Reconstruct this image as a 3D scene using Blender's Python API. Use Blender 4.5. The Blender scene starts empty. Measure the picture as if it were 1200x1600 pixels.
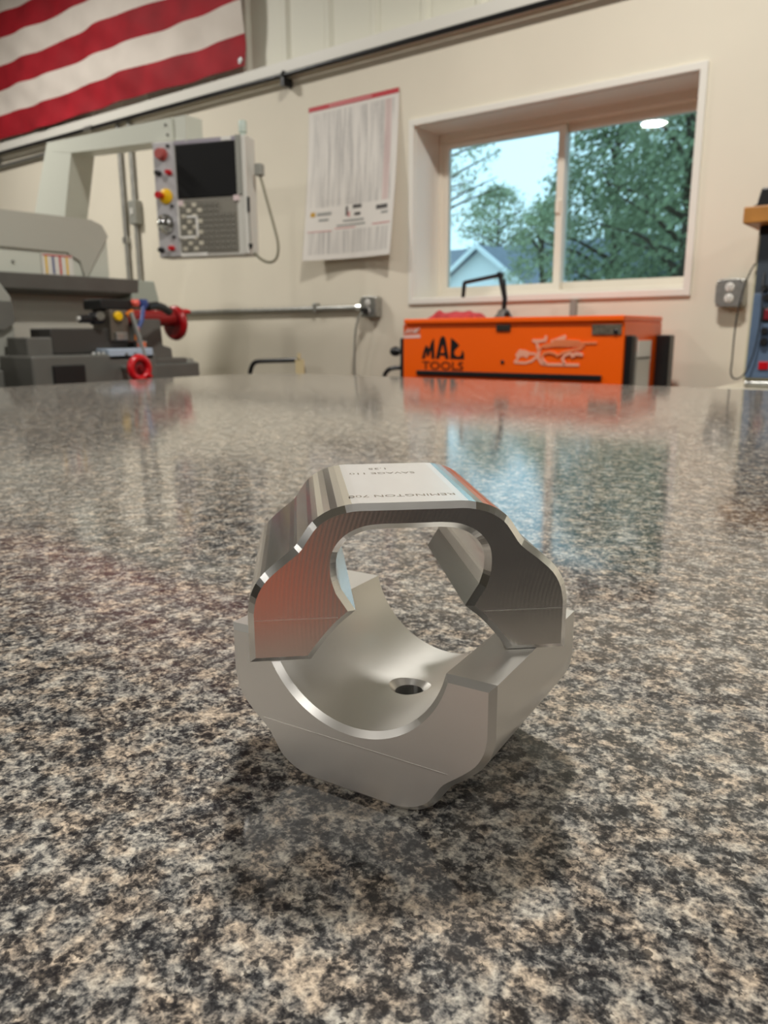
import bpy, bmesh, math, random
from mathutils import Vector, Matrix

random.seed(7)
C = bpy.context.scene.collection
scene = bpy.context.scene
R = math.radians
YAW = R(36.8)                 # the camera looks 36.8 degrees to the left of the wall's normal
T = 0.92                      # height of the worktop
CZ = T + 0.1343               # height of the lens

# ------------------------------------------------------------------ camera
cam_data = bpy.data.cameras.new('camera')
cam = bpy.data.objects.new('camera', cam_data)
C.objects.link(cam)
cam_data.sensor_fit = 'VERTICAL'
cam_data.sensor_height = 36.0
cam_data.lens = 36.0 * 1205 / 1600
cam_data.clip_start = 0.005
cam_data.clip_end = 300
cam.matrix_world = (Matrix.Translation((0, 0, CZ)) @ Matrix.Rotation(YAW, 4, 'Z')
                    @ Matrix.Rotation(math.pi / 2 - 0.2273, 4, 'X') @ Matrix.Rotation(-0.005391, 4, 'Z'))
cam_data.dof.use_dof = True
cam_data.dof.focus_distance = 0.222
cam_data.dof.aperture_fstop = 24.0
scene.camera = cam

# ------------------------------------------------------------------ world, exposure
world = bpy.data.worlds.new('overcast_sky')
scene.world = world
world.use_nodes = True
wn = world.node_tree.nodes['Background']
wn.inputs['Color'].default_value = (0.53, 0.77, 0.89, 1)
wn.inputs['Strength'].default_value = 1.95
scene.view_settings.view_transform = 'Standard'
scene.view_settings.look = 'None'
scene.view_settings.gamma = 1.0
scene.view_settings.use_curve_mapping = False
scene.view_settings.exposure = 0.0
scene.cycles.sample_clamp_indirect = 4.0
scene.cycles.caustics_reflective = False
LAMP_POWER = 82.0
LAMP_COLOR = (1.0, 0.965, 0.90)

# ------------------------------------------------------------------ materials
def srgb(r, g, b):
    def f(v):
        v /= 255.0
        return v / 12.92 if v <= 0.04045 else ((v + 0.055) / 1.055) ** 2.4
    return (f(r), f(g), f(b), 1)

MATS = {}
def mat(name, col, rough=0.5, metal=0.0, spec=0.5, noise=None, bump=None, coat=0.0, emit=None):
    if name in MATS:
        return MATS[name]
    m = bpy.data.materials.new(name)
    m.use_nodes = True
    nt = m.node_tree
    b = nt.nodes['Principled BSDF']
    b.inputs['Base Color'].default_value = col
    b.inputs['Roughness'].default_value = rough
    b.inputs['Metallic'].default_value = metal
    b.inputs['Specular IOR Level'].default_value = spec
    b.inputs['Coat Weight'].default_value = coat
    if emit:
        b.inputs['Emission Color'].default_value = col
        b.inputs['Emission Strength'].default_value = emit
    tc = nt.nodes.new('ShaderNodeTexCoord')
    if noise:                                  # (scale, amount): mottled tone
        n = nt.nodes.new('ShaderNodeTexNoise')
        n.inputs['Scale'].default_value = noise[0]
        n.inputs['Detail'].default_value = 4
        nt.links.new(tc.outputs['Object'], n.inputs['Vector'])
        r = nt.nodes.new('ShaderNodeValToRGB')
        k0, k1 = 1 - noise[1], 1 + noise[1] * 0.5
        r.color_ramp.elements[0].position = 0.3
        r.color_ramp.elements[1].position = 0.7
        r.color_ramp.elements[0].color = (col[0] * k0, col[1] * k0, col[2] * k0, 1)
        r.color_ramp.elements[1].color = (min(1, col[0] * k1), min(1, col[1] * k1), min(1, col[2] * k1), 1)
        nt.links.new(n.outputs['Fac'], r.inputs['Fac'])
        nt.links.new(r.outputs['Color'], b.inputs['Base Color'])
    if bump:                                   # (scale, strength, distance)
        n = nt.nodes.new('ShaderNodeTexNoise')
        n.inputs['Scale'].default_value = bump[0]
        n.inputs['Detail'].default_value = 3
        nt.links.new(tc.outputs['Object'], n.inputs['Vector'])
        bp = nt.nodes.new('ShaderNodeBump')
        bp.inputs['Strength'].default_value = bump[1]
        bp.inputs['Distance'].default_value = bump[2]
        nt.links.new(n.outputs['Fac'], bp.inputs['Height'])
        nt.links.new(bp.outputs['Normal'], b.inputs['Normal'])
    MATS[name] = m
    return m

def mixc(nt, fac, a, b, mode='MIX'):
    n = nt.nodes.new('ShaderNodeMix')
    n.data_type = 'RGBA'
    n.blend_type = mode
    for k, v in ((0, fac), (6, a), (7, b)):
        if hasattr(v, 'is_output'):
            nt.links.new(v, n.inputs[k])
        else:
            n.inputs[k].default_value = v
    return n.outputs[2]

def math_node(nt, op, a, b=0.0):
    n = nt.nodes.new('ShaderNodeMath')
    n.operation = op
    for k, v in ((0, a), (1, b)):
        if hasattr(v, 'is_output'):
            nt.links.new(v, n.inputs[k])
        else:
            n.inputs[k].default_value = v
    return n.outputs[0]

def ramp(nt, fac, stops, interp='LINEAR'):
    n = nt.nodes.new('ShaderNodeValToRGB')
    n.color_ramp.interpolation = interp
    e = n.color_ramp.elements
    while len(e) < len(stops):
        e.new(0.5)
    for i, (p, c) in enumerate(stops):
        e[i].position = p
        e[i].color = c if len(c) == 4 else (*c, 1)
    nt.links.new(fac, n.inputs['Fac'])
    return n.outputs['Color']

def noise_node(nt, vec, scale, detail=3, rough=0.5, dist=0.0):
    n = nt.nodes.new('ShaderNodeTexNoise')
    n.inputs['Scale'].default_value = scale
    n.inputs['Detail'].default_value = detail
    n.inputs['Roughness'].default_value = rough
    n.inputs['Distortion'].default_value = dist
    nt.links.new(vec, n.inputs['Vector'])
    return n

def worktop_material():
    m = bpy.data.materials.new('speckled_laminate')
    m.use_nodes = True
    nt = m.node_tree
    b = nt.nodes['Principled BSDF']
    tc = nt.nodes.new('ShaderNodeTexCoord')
    v = tc.outputs['Object']
    big = noise_node(nt, v, 85, 4, 0.6)
    mid = noise_node(nt, v, 330, 5, 0.65, 0.4)
    fine = noise_node(nt, v, 800, 3, 0.6)
    s = math_node(nt, 'ADD', math_node(nt, 'MULTIPLY', big.outputs['Fac'], 0.34),
                  math_node(nt, 'ADD', math_node(nt, 'MULTIPLY', mid.outputs['Fac'], 0.82),
                            math_node(nt, 'MULTIPLY', fine.outputs['Fac'], 0.40)))
    s = math_node(nt, 'SUBTRACT', s, 0.28)
    base = ramp(nt, s, [(0.36, srgb(48, 47, 48)), (0.45, srgb(82, 80, 79)), (0.50, srgb(126, 121, 115)),
                        (0.545, srgb(154, 147, 138)), (0.60, srgb(186, 176, 162)), (0.68, srgb(220, 210, 194))])
    # pinkish-tan and cool grey flakes
    hue = noise_node(nt, v, 120, 2, 0.5)
    tint = ramp(nt, hue.outputs['Fac'], [(0.38, (0.92, 0.97, 1.02)), (0.5, (1, 1, 1)), (0.62, (1.07, 0.99, 0.92))])
    col = mixc(nt, 1.0, base, tint, 'MULTIPLY')
    # crisp near-black flakes
    vo = nt.nodes.new('ShaderNodeTexVoronoi')
    vo.inputs['Scale'].default_value = 480
    wob = noise_node(nt, v, 500, 2)
    vec = nt.nodes.new('ShaderNodeVectorMath')
    vec.operation = 'MULTIPLY_ADD'
    nt.links.new(wob.outputs['Color'], vec.inputs[0])
    vec.inputs[1].default_value = (0.004, 0.004, 0.004)
    nt.links.new(v, vec.inputs[2])
    nt.links.new(vec.outputs[0], vo.inputs['Vector'])
    sep = nt.nodes.new('ShaderNodeSeparateColor')
    nt.links.new(vo.outputs['Color'], sep.inputs[0])
    flake = math_node(nt, 'GREATER_THAN', sep.outputs[0], 0.80)
    flake = math_node(nt, 'MULTIPLY', flake, math_node(nt, 'LESS_THAN', big.outputs['Fac'], 0.52))
    col = mixc(nt, math_node(nt, 'MULTIPLY', flake, 0.75), col, srgb(38, 37, 40))
    nt.links.new(col, b.inputs['Base Color'])
    b.inputs['Roughness'].default_value = 0.09
    b.inputs['Specular IOR Level'].default_value = 0.5
    return m

def aluminium(name, col, rough, ring=0.0, ring_scale=240.0, center=(0.03, 0, -0.05), aniso=0.0, grain=0.08):
    m = bpy.data.materials.new(name)
    m.use_nodes = True
    nt = m.node_tree
    b = nt.nodes['Principled BSDF']
    b.inputs['Base Color'].default_value = col
    b.inputs['Metallic'].default_value = 1.0
    tc = nt.nodes.new('ShaderNodeTexCoord')
    v = tc.outputs['Object']
    n = noise_node(nt, v, 160, 4, 0.6)
    rr = nt.nodes.new('ShaderNodeMapRange')
    rr.inputs['To Min'].default_value = rough * (1 - grain)
    rr.inputs['To Max'].default_value = rough * (1 + grain)
    nt.links.new(n.outputs['Fac'], rr.inputs['Value'])
    nt.links.new(rr.outputs[0], b.inputs['Roughness'])
    if ring:
        mp = nt.nodes.new('ShaderNodeMapping')
        mp.inputs['Location'].default_value = (-center[0], -center[1], -center[2])
        nt.links.new(v, mp.inputs['Vector'])
        w = nt.nodes.new('ShaderNodeTexWave')
        w.wave_type = 'RINGS'
        w.rings_direction = 'Y'
        w.inputs['Scale'].default_value = ring_scale
        w.inputs['Distortion'].default_value = 0.0
        w.inputs['Detail'].default_value = 2
        w.inputs['Detail Scale'].default_value = 0.3
        nt.links.new(mp.outputs['Vector'], w.inputs['Vector'])
        hgt = w.outputs['Fac']
        bp = nt.nodes.new('ShaderNodeBump')
        bp.inputs['Strength'].default_value = ring
        bp.inputs['Distance'].default_value = 0.0001
        nt.links.new(hgt, bp.inputs['Height'])
        nt.links.new(bp.outputs['Normal'], b.inputs['Normal'])
    return m

def glass_material(name, tint, refl=1.0):
    m = bpy.data.materials.new(name)
    m.use_nodes = True
    nt = m.node_tree
    for n in list(nt.nodes):
        if n.type != 'OUTPUT_MATERIAL':
            nt.nodes.remove(n)
    out = [n for n in nt.nodes if n.type == 'OUTPUT_MATERIAL'][0]
    tr = nt.nodes.new('ShaderNodeBsdfTransparent')
    tr.inputs['Color'].default_value = tint
    gl = nt.nodes.new('ShaderNodeBsdfGlossy')
    gl.inputs['Roughness'].default_value = 0.02
    fr = nt.nodes.new('ShaderNodeFresnel')
    fr.inputs['IOR'].default_value = 1.45
    mx = nt.nodes.new('ShaderNodeMixShader')
    nt.links.new(math_node(nt, 'MULTIPLY', fr.outputs[0], refl), mx.inputs[0])
    nt.links.new(tr.outputs[0], mx.inputs[1])
    nt.links.new(gl.outputs[0], mx.inputs[2])
    nt.links.new(mx.outputs[0], out.inputs['Surface'])
    return m

def chart_material():
    """Printed reference chart: grey columns of tiny figures above and below a band of logos."""
    m = bpy.data.materials.new('printed_chart')
    m.use_nodes = True
    nt = m.node_tree
    b = nt.nodes['Principled BSDF']
    uv = nt.nodes.new('ShaderNodeUVMap')
    sp = nt.nodes.new('ShaderNodeSeparateXYZ')
    nt.links.new(uv.outputs[0], sp.inputs[0])
    U, V = sp.outputs[0], sp.outputs[1]
    def cols(scale, seed, rows):
        mp = nt.nodes.new('ShaderNodeMapping')
        mp.inputs['Scale'].default_value = (scale, rows, 1)
        mp.inputs['Location'].default_value = (seed, seed, 0)
        nt.links.new(uv.outputs[0], mp.inputs[0])
        n = noise_node(nt, mp.outputs[0], 1.0, 2, 0.7)
        return n.outputs['Fac']
    ink = math_node(nt, 'MULTIPLY', ramp(nt, cols(34, 3, 2.0), [(0.42, (0, 0, 0)), (0.62, (1, 1, 1))]),
                    ramp(nt, cols(70, 8, 110), [(0.3, (0.25, 0.25, 0.25)), (0.7, (1, 1, 1))]))
    low = math_node(nt, 'MULTIPLY', ramp(nt, cols(60, 13, 1.5), [(0.40, (0, 0, 0)), (0.66, (1, 1, 1))]), 0.85)
    band = math_node(nt, 'MULTIPLY', math_node(nt, 'GREATER_THAN', V, 0.345), math_node(nt, 'LESS_THAN', V, 0.95))
    band2 = math_node(nt, 'MULTIPLY', math_node(nt, 'GREATER_THAN', V, 0.035), math_node(nt, 'LESS_THAN', V, 0.185))
    marg = math_node(nt, 'MULTIPLY', math_node(nt, 'GREATER_THAN', U, 0.05), math_node(nt, 'LESS_THAN', U, 0.955))
    amt = math_node(nt, 'ADD', math_node(nt, 'MULTIPLY', ink, band), math_node(nt, 'MULTIPLY', low, band2))
    amt = math_node(nt, 'MULTIPLY', math_node(nt, 'MULTIPLY', amt, marg), 0.62)
    col = mixc(nt, amt, srgb(226, 221, 214), srgb(96, 96, 100))
    pink = math_node(nt, 'MULTIPLY', math_node(nt, 'MULTIPLY', math_node(nt, 'GREATER_THAN', U, 0.86), math_node(nt, 'LESS_THAN', U, 0.93)), band)
    col = mixc(nt, math_node(nt, 'MULTIPLY', pink, 0.35), col, srgb(190, 120, 120))
    nt.links.new(col, b.inputs['Base Color'])
    b.inputs['Roughness'].default_value = 0.5
    return m

M_WALL = mat('painted_wall', srgb(232, 224, 206), 0.62, noise=(2.2, 0.04), bump=(90, 0.08, 0.002))
M_UPPER = mat('ribbed_steel_panel', srgb(230, 228, 212), 0.5)
M_TRIM = mat('white_trim', srgb(236, 233, 224), 0.45)
M_FRAME = mat('window_vinyl', srgb(236, 229, 214), 0.4)
M_FLOOR = mat('concrete_floor', srgb(128, 125, 118), 0.45, noise=(1.5, 0.2))
M_CEIL = mat('white_ceiling', srgb(160, 158, 152), 0.7)
M_FARWALL = mat('far_wall', srgb(160, 155, 144), 0.7)
M_TOP = worktop_material()
M_CAB = mat('grey_cabinet', srgb(120, 116, 110), 0.5)
M_ALU_FACE = aluminium('milled_aluminium', (0.80, 0.78, 0.745, 1), 0.25, ring=0.10, ring_scale=260, center=(0.075, 0, 0.01))
M_ALU_SIDE = aluminium('polished_aluminium', (0.95, 0.945, 0.93, 1), 0.16)
M_ALU_LOW = aluminium('satin_aluminium', (0.80, 0.785, 0.755, 1), 0.33, grain=0.06)
M_ALU_TOP = aluminium('milled_top_aluminium', (0.95, 0.945, 0.94, 1), 0.33)
M_ALU_LOWFACE = aluminium('fine_milled_aluminium', (0.95, 0.94, 0.91, 1), 0.48, grain=0.06)
M_ENGR = mat('engraving', srgb(120, 110, 98), 0.6, 0.6)
M_MARK = aluminium('tool_mark', (0.97, 0.95, 0.92, 1), 0.3)
M_ORANGE = mat('orange_paint', srgb(252, 98, 2), 0.32, coat=0.1)
M_BLACK = mat('black_plastic', srgb(22, 22, 23), 0.4)
M_BLKMET = mat('black_steel', srgb(26, 26, 28), 0.3)
M_DKGREY = mat('dark_grey_enamel', srgb(98, 97, 92), 0.42, noise=(8, 0.12))
M_GREY = mat('grey_enamel', srgb(150, 150, 142), 0.42)
M_LTGREY = mat('pale_grey_enamel', srgb(206, 208, 196), 0.4)
M_STEEL = mat('galvanised_steel', srgb(176, 176, 172), 0.38, 0.85, noise=(40, 0.15))
M_CHROME = mat('chrome', (0.85, 0.85, 0.85, 1), 0.15, 1.0)
M_RED = mat('red_enamel', srgb(196, 12, 26), 0.28, coat=0.3)
M_YELLOW = mat('yellow_plastic', srgb(238, 190, 10), 0.35)
M_BLUE = mat('blue_plastic', srgb(50, 70, 130), 0.4)
M_LOGO_B = mat('logo_black', srgb(14, 11, 10), 0.4)
M_LOGO_P = mat('logo_pale', srgb(240, 168, 140), 0.4)
M_WHITE = mat('white_plastic', srgb(232, 230, 224), 0.4)
M_PAPER = mat('paper', srgb(226, 222, 214), 0.6)
M_SCREEN = mat('dark_screen', srgb(14, 14, 15), 0.5, spec=0.25)
M_WOOD = mat('oak_board', srgb(186, 126, 56), 0.45, noise=(14, 0.18))
M_RAG = mat('red_cotton', srgb(190, 66, 70), 0.9, noise=(40, 0.3))
M_GLASS = glass_material('window_glass', (0.90, 0.96, 0.97, 1))
M_GLASS2 = glass_material('screened_glass', (0.82, 0.88, 0.88, 1))
M_SLATE = mat('slate_blue_panel', srgb(92, 112, 138), 0.4)

# ------------------------------------------------------------------ mesh helpers
ORI = {}

class MB:
    def __init__(self):
        self.v, self.f = [], []

    def add(self, vs, fs):
        k = len(self.v)
        self.v += [tuple(p) for p in vs]
        self.f += [tuple(i + k for i in f) for f in fs]
        return self

    def box(self, x0, x1, y0, y1, z0, z1):
        return self.add([(x0, y0, z0), (x1, y0, z0), (x1, y1, z0), (x0, y1, z0),
                         (x0, y0, z1), (x1, y0, z1), (x1, y1, z1), (x0, y1, z1)],
                        [(0, 3, 2, 1), (4, 5, 6, 7), (0, 1, 5, 4), (1, 2, 6, 5), (2, 3, 7, 6), (3, 0, 4, 7)])

    def prism(self, poly, axis, a, b):
        """poly: (p, q) points; extruded along axis from a to b. axis x: (p,q)=(y,z); y: (x,z); z: (x,y)."""
        def P(p, q, t):
            return (t, p, q) if axis == 'x' else (p, t, q) if axis == 'y' else (p, q, t)
        n = len(poly)
        vs = [P(p, q, a) for p, q in poly] + [P(p, q, b) for p, q in poly]
        fs = [tuple(range(n)), tuple(range(2 * n - 1, n - 1, -1))]
        fs += [(i, i + n, (i + 1) % n + n, (i + 1) % n) for i in range(n)]
        return self.add(vs, fs)

    def tube(self, pts, r, n=10, r_end=None):
        pts = [Vector(p) for p in pts]
        vs, fs = [], []
        up = None
        for i, p in enumerate(pts):
            d = (pts[min(i + 1, len(pts) - 1)] - pts[max(i - 1, 0)]).normalized()
            if up is None:
                up = Vector((0, 0, 1)) if abs(d.z) < 0.9 else Vector((1, 0, 0))
            a = d.cross(up).normalized()
            bb = a.cross(d).normalized()
            up = bb
            rr = r if r_end is None else r + (r_end - r) * i / (len(pts) - 1)
            for k in range(n):
                t = 2 * math.pi * k / n
                vs.append(p + (a * math.cos(t) + bb * math.sin(t)) * rr)
        m = len(pts)
        for i in range(m - 1):
            for k in range(n):
                fs.append((i * n + k, i * n + (k + 1) % n, (i + 1) * n + (k + 1) % n, (i + 1) * n + k))
        fs.append(tuple(range(n - 1, -1, -1)))
        fs.append(tuple((m - 1) * n + k for k in range(n)))
        return self.add(vs, fs)

    def lathe(self, prof, origin, axis, n=24):
        """prof: (radius, along) pairs, spun about axis through origin."""
        ax = Vector(axis).normalized()
        u = ax.orthogonal().normalized()
        w = ax.cross(u)
        o = Vector(origin)
        vs, fs = [], []
        for r, t in prof:
            for k in range(n):
                a = 2 * math.pi * k / n
                vs.append(o + ax * t + (u * math.cos(a) + w * math.sin(a)) * max(r, 1e-5))
        for i in range(len(prof) - 1):
            for k in range(n):
                fs.append((i * n + k, i * n + (k + 1) % n, (i + 1) * n + (k + 1) % n, (i + 1) * n + k))
        fs.append(tuple(range(n - 1, -1, -1)))
        fs.append(tuple((len(prof) - 1) * n + k for k in range(n)))
        return self.add(vs, fs)

    def torus(self, origin, axis, R0, r, n=28, m=10):
        ax = Vector(axis).normalized()
        u = ax.orthogonal().normalized()
        w = ax.cross(u)
        o = Vector(origin)
        vs, fs = [], []
        for i in range(n):
            a = 2 * math.pi * i / n
            d = u * math.cos(a) + w * math.sin(a)
            for j in range(m):
                t = 2 * math.pi * j / m
                vs.append(o + d * (R0 + r * math.cos(t)) + ax * r * math.sin(t))
        for i in range(n):
            for j in range(m):
                fs.append((i * m + j, ((i + 1) % n) * m + j, ((i + 1) % n) * m + (j + 1) % m, i * m + (j + 1) % m))
        return self.add(vs, fs)

    def build(self, name, material, parent=None, smooth=None, bevel=0.0, origin=None):
        o = ORI[parent.name] if parent is not None else (origin if origin is not None else self.base())
        o = Vector(o)
        me = bpy.data.meshes.new(name)
        me.from_pydata([tuple(Vector(p) - o) for p in self.v], [], self.f)
        bm = bmesh.new()
        bm.from_mesh(me)
        bmesh.ops.recalc_face_normals(bm, faces=bm.faces)
        bm.to_mesh(me)
        bm.free()
        return finish(me, name, material, parent, smooth, bevel, o)

    def base(self):
        xs, ys, zs = zip(*self.v)
        return ((min(xs) + max(xs)) / 2, (min(ys) + max(ys)) / 2, min(zs))

def finish(me, name, material, parent, smooth, bevel, o):
    me.materials.append(material)
    ob = bpy.data.objects.new(name, me)
    C.objects.link(ob)
    if parent is not None:
        ob.parent = parent
    else:
        ob.location = o
    ORI[ob.name] = tuple(o)
    if smooth is not None:
        me.shade_smooth()
        me.set_sharp_from_angle(angle=R(smooth))
    if bevel:
        b = ob.modifiers.new('bevel', 'BEVEL')
        b.width = bevel
        b.segments = 2
        b.limit_method = 'ANGLE'
    return ob

def tag(o, label, cat, group=None):
    o['label'] = label
    o['category'] = cat
    if group:
        o['group'] = group
    return o

def thing(name, label, cat, loc, rotz=0.0, group=None, local=False):
    o = bpy.data.objects.new(name, None)
    o.empty_display_size = 0.05
    C.objects.link(o)
    o.location = loc
    o.rotation_euler = (0, 0, rotz)
    ORI[o.name] = (0, 0, 0) if local else tuple(loc)
    return tag(o, label, cat, group)

def struct(o):
    o['kind'] = 'structure'
    return o

def copy_tree(o, parent=None):
    c = o.copy()
    C.objects.link(c)
    c.parent = parent
    ORI[c.name] = ORI.get(o.name, (0, 0, 0))
    for ch in list(o.children):
        copy_tree(ch, c)
    return c

def text_mesh(body, size, depth, shear=0.0, align='CENTER'):
    cu = bpy.data.curves.new('lettering', 'FONT')
    cu.body = body
    cu.size = size
    cu.extrude = depth
    cu.shear = shear
    cu.align_x = align
    cu.resolution_u = 3
    ob = bpy.data.objects.new('lettering', cu)
    C.objects.link(ob)
    dg = bpy.context.evaluated_depsgraph_get()
    me = bpy.data.meshes.new_from_object(ob.evaluated_get(dg))
    vs = [v.co.copy() for v in me.vertices]
    fs = [tuple(p.vertices) for p in me.polygons]
    bpy.data.objects.remove(ob)
    bpy.data.curves.remove(cu)
    bpy.data.meshes.remove(me)
    return vs, fs

# ------------------------------------------------------------------ the room
WY = 3.40                    # face of the wall with the window
BX0, BX1, BY0 = -10.0, 8.0, -13.0
CEIL = 5.2
ZB = 0.9256                  # datum for heights measured on the wall
OX0, OX1, OZ0, OZ1 = -2.345, -0.985, ZB + 0.300, ZB + 1.125      # window opening
LEDGE = ZB + 1.535

struct(MB().box(BX0, BX1, BY0, WY + 0.4, -0.1, 0).build('floor', M_FLOOR))
struct(MB().box(BX0, BX1, BY0, WY + 0.4, CEIL, CEIL + 0.1).build('ceiling', M_CEIL))
w = MB()
w.box(BX0, OX0, WY, WY + 0.32, 0, LEDGE)
w.box(OX1, BX1, WY, WY + 0.32, 0, LEDGE)
w.box(OX0, OX1, WY, WY + 0.32, 0, OZ0)
w.box(OX0, OX1, WY, WY + 0.32, OZ1, LEDGE)
wall_back = struct(w.build('wall_back', M_WALL))
up = MB().box(BX0, BX1, WY + 0.05, WY + 0.3, LEDGE, CEIL).build('upper_panel', M_UPPER, wall_back)
rib_proto = None
xr = -7.5
while xr < 1.0:
    rb = MB().prism([(xr - 0.035, WY + 0.052), (xr - 0.014, WY + 0.030), (xr + 0.014, WY + 0.030), (xr + 0.035, WY + 0.052)], 'z', LEDGE + 0.045, CEIL)
    rb.build('rib', M_UPPER, wall_back)
    xr += 0.305
struct(MB().box(BX0 - 0.2, BX0, BY0, WY + 0.4, 0, CEIL).build('wall_left', M_FARWALL))
struct(MB().box(BX1, BX1 + 0.2, BY0, WY + 0.4, 0, CEIL).build('wall_right', M_FARWALL))
struct(MB().box(BX0, BX1, BY0 - 0.2, BY0, 0, CEIL).build('wall_front', M_FARWALL))
# the ledge where the smooth wall ends and the ribbed steel begins
struct(MB().prism([(WY - 0.030, LEDGE - 0.045), (WY - 0.030, LEDGE + 0.030), (WY + 0.05, LEDGE + 0.045), (WY + 0.05, LEDGE - 0.045)], 'x', BX0, BX1).build('trim_1', M_TRIM))

# window
def window():
    root = bpy.data.objects.new('window_1', None)
    C.objects.link(root)
    root.location = ((OX0 + OX1) / 2, WY, OZ0)
    ORI[root.name] = tuple(root.location)
    struct(root)
    t, d = 0.026, 0.014
    # casing on the wall face
    for nm, a in (('casing', (OX0 - t, OX1 + t, OZ1 - 0.004, OZ1 + t)), ('casing', (OX0 - t, OX1 + t, OZ0 - t, OZ0 + 0.004)),
                  ('casing', (OX0 - t, OX0 + 0.004, OZ0, OZ1)), ('casing', (OX1 - 0.004, OX1 + t, OZ0, OZ1))):
        MB().box(a[0], a[1], WY - d, WY + 0.01, a[2], a[3]).build(nm, M_TRIM, root, bevel=0.003)
    # reveal lining
    for a in ((OX0, OX1, OZ1 - 0.006, OZ1), (OX0, OX1, OZ0, OZ0 + 0.006), (OX0, OX0 + 0.006, OZ0 + 0.006, OZ1 - 0.006), (OX1 - 0.006, OX1, OZ0 + 0.006, OZ1 - 0.006)):
        MB().box(a[0], a[1], WY + 0.01, WY + 0.30, a[2], a[3]).build('reveal', M_TRIM, root)
    # main frame
    FY = WY + 0.215
    x0, x1, z0, z1 = OX0 + 0.006, OX1 - 0.006, OZ0 + 0.006, OZ1 - 0.006
    fw = 0.036
    for a in ((x0, x1, z1 - fw, z1), (x0, x1, z0, z0 + fw * 0.7), (x0, x0 + fw * 0.6, z0 + fw * 0.7, z1 - fw), (x1 - fw * 0.6, x1, z0 + fw * 0.7, z1 - fw)):
        MB().box(a[0], a[1], FY, FY + 0.085, a[2], a[3]).build('frame', M_FRAME, root, bevel=0.003)
    xm = -1.665
    def sash(xa, xb, y, sw, gm):
        za, zb = z0 + fw * 0.7, z1 - fw
        s = MB().box(xa, xb, y, y + 0.032, zb - sw, zb).box(xa, xb, y, y + 0.032, za, za + sw) \
            .box(xa, xa + sw, y, y + 0.032, za + sw, zb - sw).box(xb - sw, xb, y, y + 0.032, za + sw, zb - sw).build('sash', M_FRAME, root)
        MB().box(xa + sw * 0.8, xb - sw * 0.8, y + 0.013, y + 0.018, za + sw * 0.8, zb - sw * 0.8).build('pane', gm, s)
    sash(x0 + fw * 0.6, xm + 0.02, FY + 0.008, 0.034, M_GLASS)
    sash(xm - 0.022, x1 - fw * 0.6, FY + 0.046, 0.038, M_GLASS2)
    lk = MB().box(xm - 0.012, xm + 0.012, FY - 0.006, FY + 0.01, (z0 + z1) / 2 - 0.03, (z0 + z1) / 2 + 0.03).build('latch', M_FRAME, root, bevel=0.003)
window()

# ------------------------------------------------------------------ ceiling lights: unseen fixtures, added as the room's light source
def ceiling_light(x, y, label):
    z = 3.70
    t = thing('high_bay_light', label, 'light', (x, y, z), 0, 'unseen round high-bay lights over the shop')
    MB().lathe([(0.19, 0.0), (0.205, 0.004), (0.205, 0.05), (0.15, 0.07), (0.09, 0.13), (0.05, 0.16)], (x, y, z), (0, 0, 1), 32).build('housing', M_DKGREY, t, smooth=40)
    MB().tube([(x, y, z + 0.15), (x, y, CEIL)], 0.008, 8).build('hanger', M_STEEL, t)
    ld = bpy.data.lights.new('lamp', 'AREA')
    ld.shape = 'DISK'
    ld.size = 0.30
    ld.spread = R(172)
    ld.energy = LAMP_POWER
    ld.color = LAMP_COLOR
    lo = bpy.data.objects.new('lamp', ld)
    C.objects.link(lo)
    lo.parent = t
    lo.location = (0, 0, -0.004)
N4 = ('first', 'second', 'third', 'fourth')
for iy, (y, xs) in enumerate(((1.45, (-5.0, -0.85, 3.7)), (-3.5, (-7.6, -3.7, 0.6, 4.9)))):
    for ix, x in enumerate(xs):
        ceiling_light(x, y, 'unseen round high-bay light, %s row from the window wall, %s from the left' % (N4[iy], N4[ix]))

# ------------------------------------------------------------------ worktop island
def worktop():
    t = thing('worktop_island', 'large island with speckled dark granite-look laminate worktop under the clamp', 'worktop', (-0.2, 0.4, 0))
    x0, x1, y0, y1 = -2.06, 1.5, -0.85, 2.02
    r = 0.27
    poly = [(x0, y0), (x1, y0), (x1, y1)]
    for k in range(13):
        a = math.pi / 2 + (math.pi / 2) * k / 12
        poly.append((x0 + r + r * math.cos(a), y1 - r + r * math.sin(a)))
    MB().prism(poly, 'z', T - 0.038, T).build('countertop', M_TOP, t, bevel=0.004)
    MB().box(x0 + 0.3, x1 - 0.25, y0 + 0.25, y1 - 0.3, 0.1, T - 0.038).build('cabinet', M_CAB, t)
    MB().box(x0 + 0.36, x1 - 0.31, y0 + 0.31, y1 - 0.36, 0.0, 0.1).build('plinth', M_BLACK, t)
worktop()

# ------------------------------------------------------------------ the two aluminium clamp halves
def catmull(pts, seg):
    out = []
    n = len(pts)
    for i in range(n - 1):
        p0, p1, p2, p3 = pts[max(i - 1, 0)], pts[i], pts[i + 1], pts[min(i + 2, n - 1)]
        for k in range(seg):
            t = k / seg
            out.append(tuple(0.5 * (2 * p1[j] + (p2[j] - p0[j]) * t + (2 * p0[j] - 5 * p1[j] + 4 * p2[j] - p3[j]) * t * t
                                    + (3 * p1[j] - p0[j] - 3 * p2[j] + p3[j]) * t ** 3) for j in (0, 1)))
    out.append(pts[-1])
    return out

def offset_loop(loop, c):
    n = len(loop)
    out = []
    for i in range(n):
        p, q, r = Vector(loop[i - 1]), Vector(loop[i]), Vector(loop[(i + 1) % n])
        d1, d2 = (q - p).normalized(), (r - q).normalized()
        n1, n2 = Vector((d1.y, -d1.x)), Vector((d2.y, -d2.x))
        b = (n1 + n2)
        k = c * 2 / max(b.length_squared, 0.6)
        out.append(tuple(q + b * k))
    return out

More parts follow.
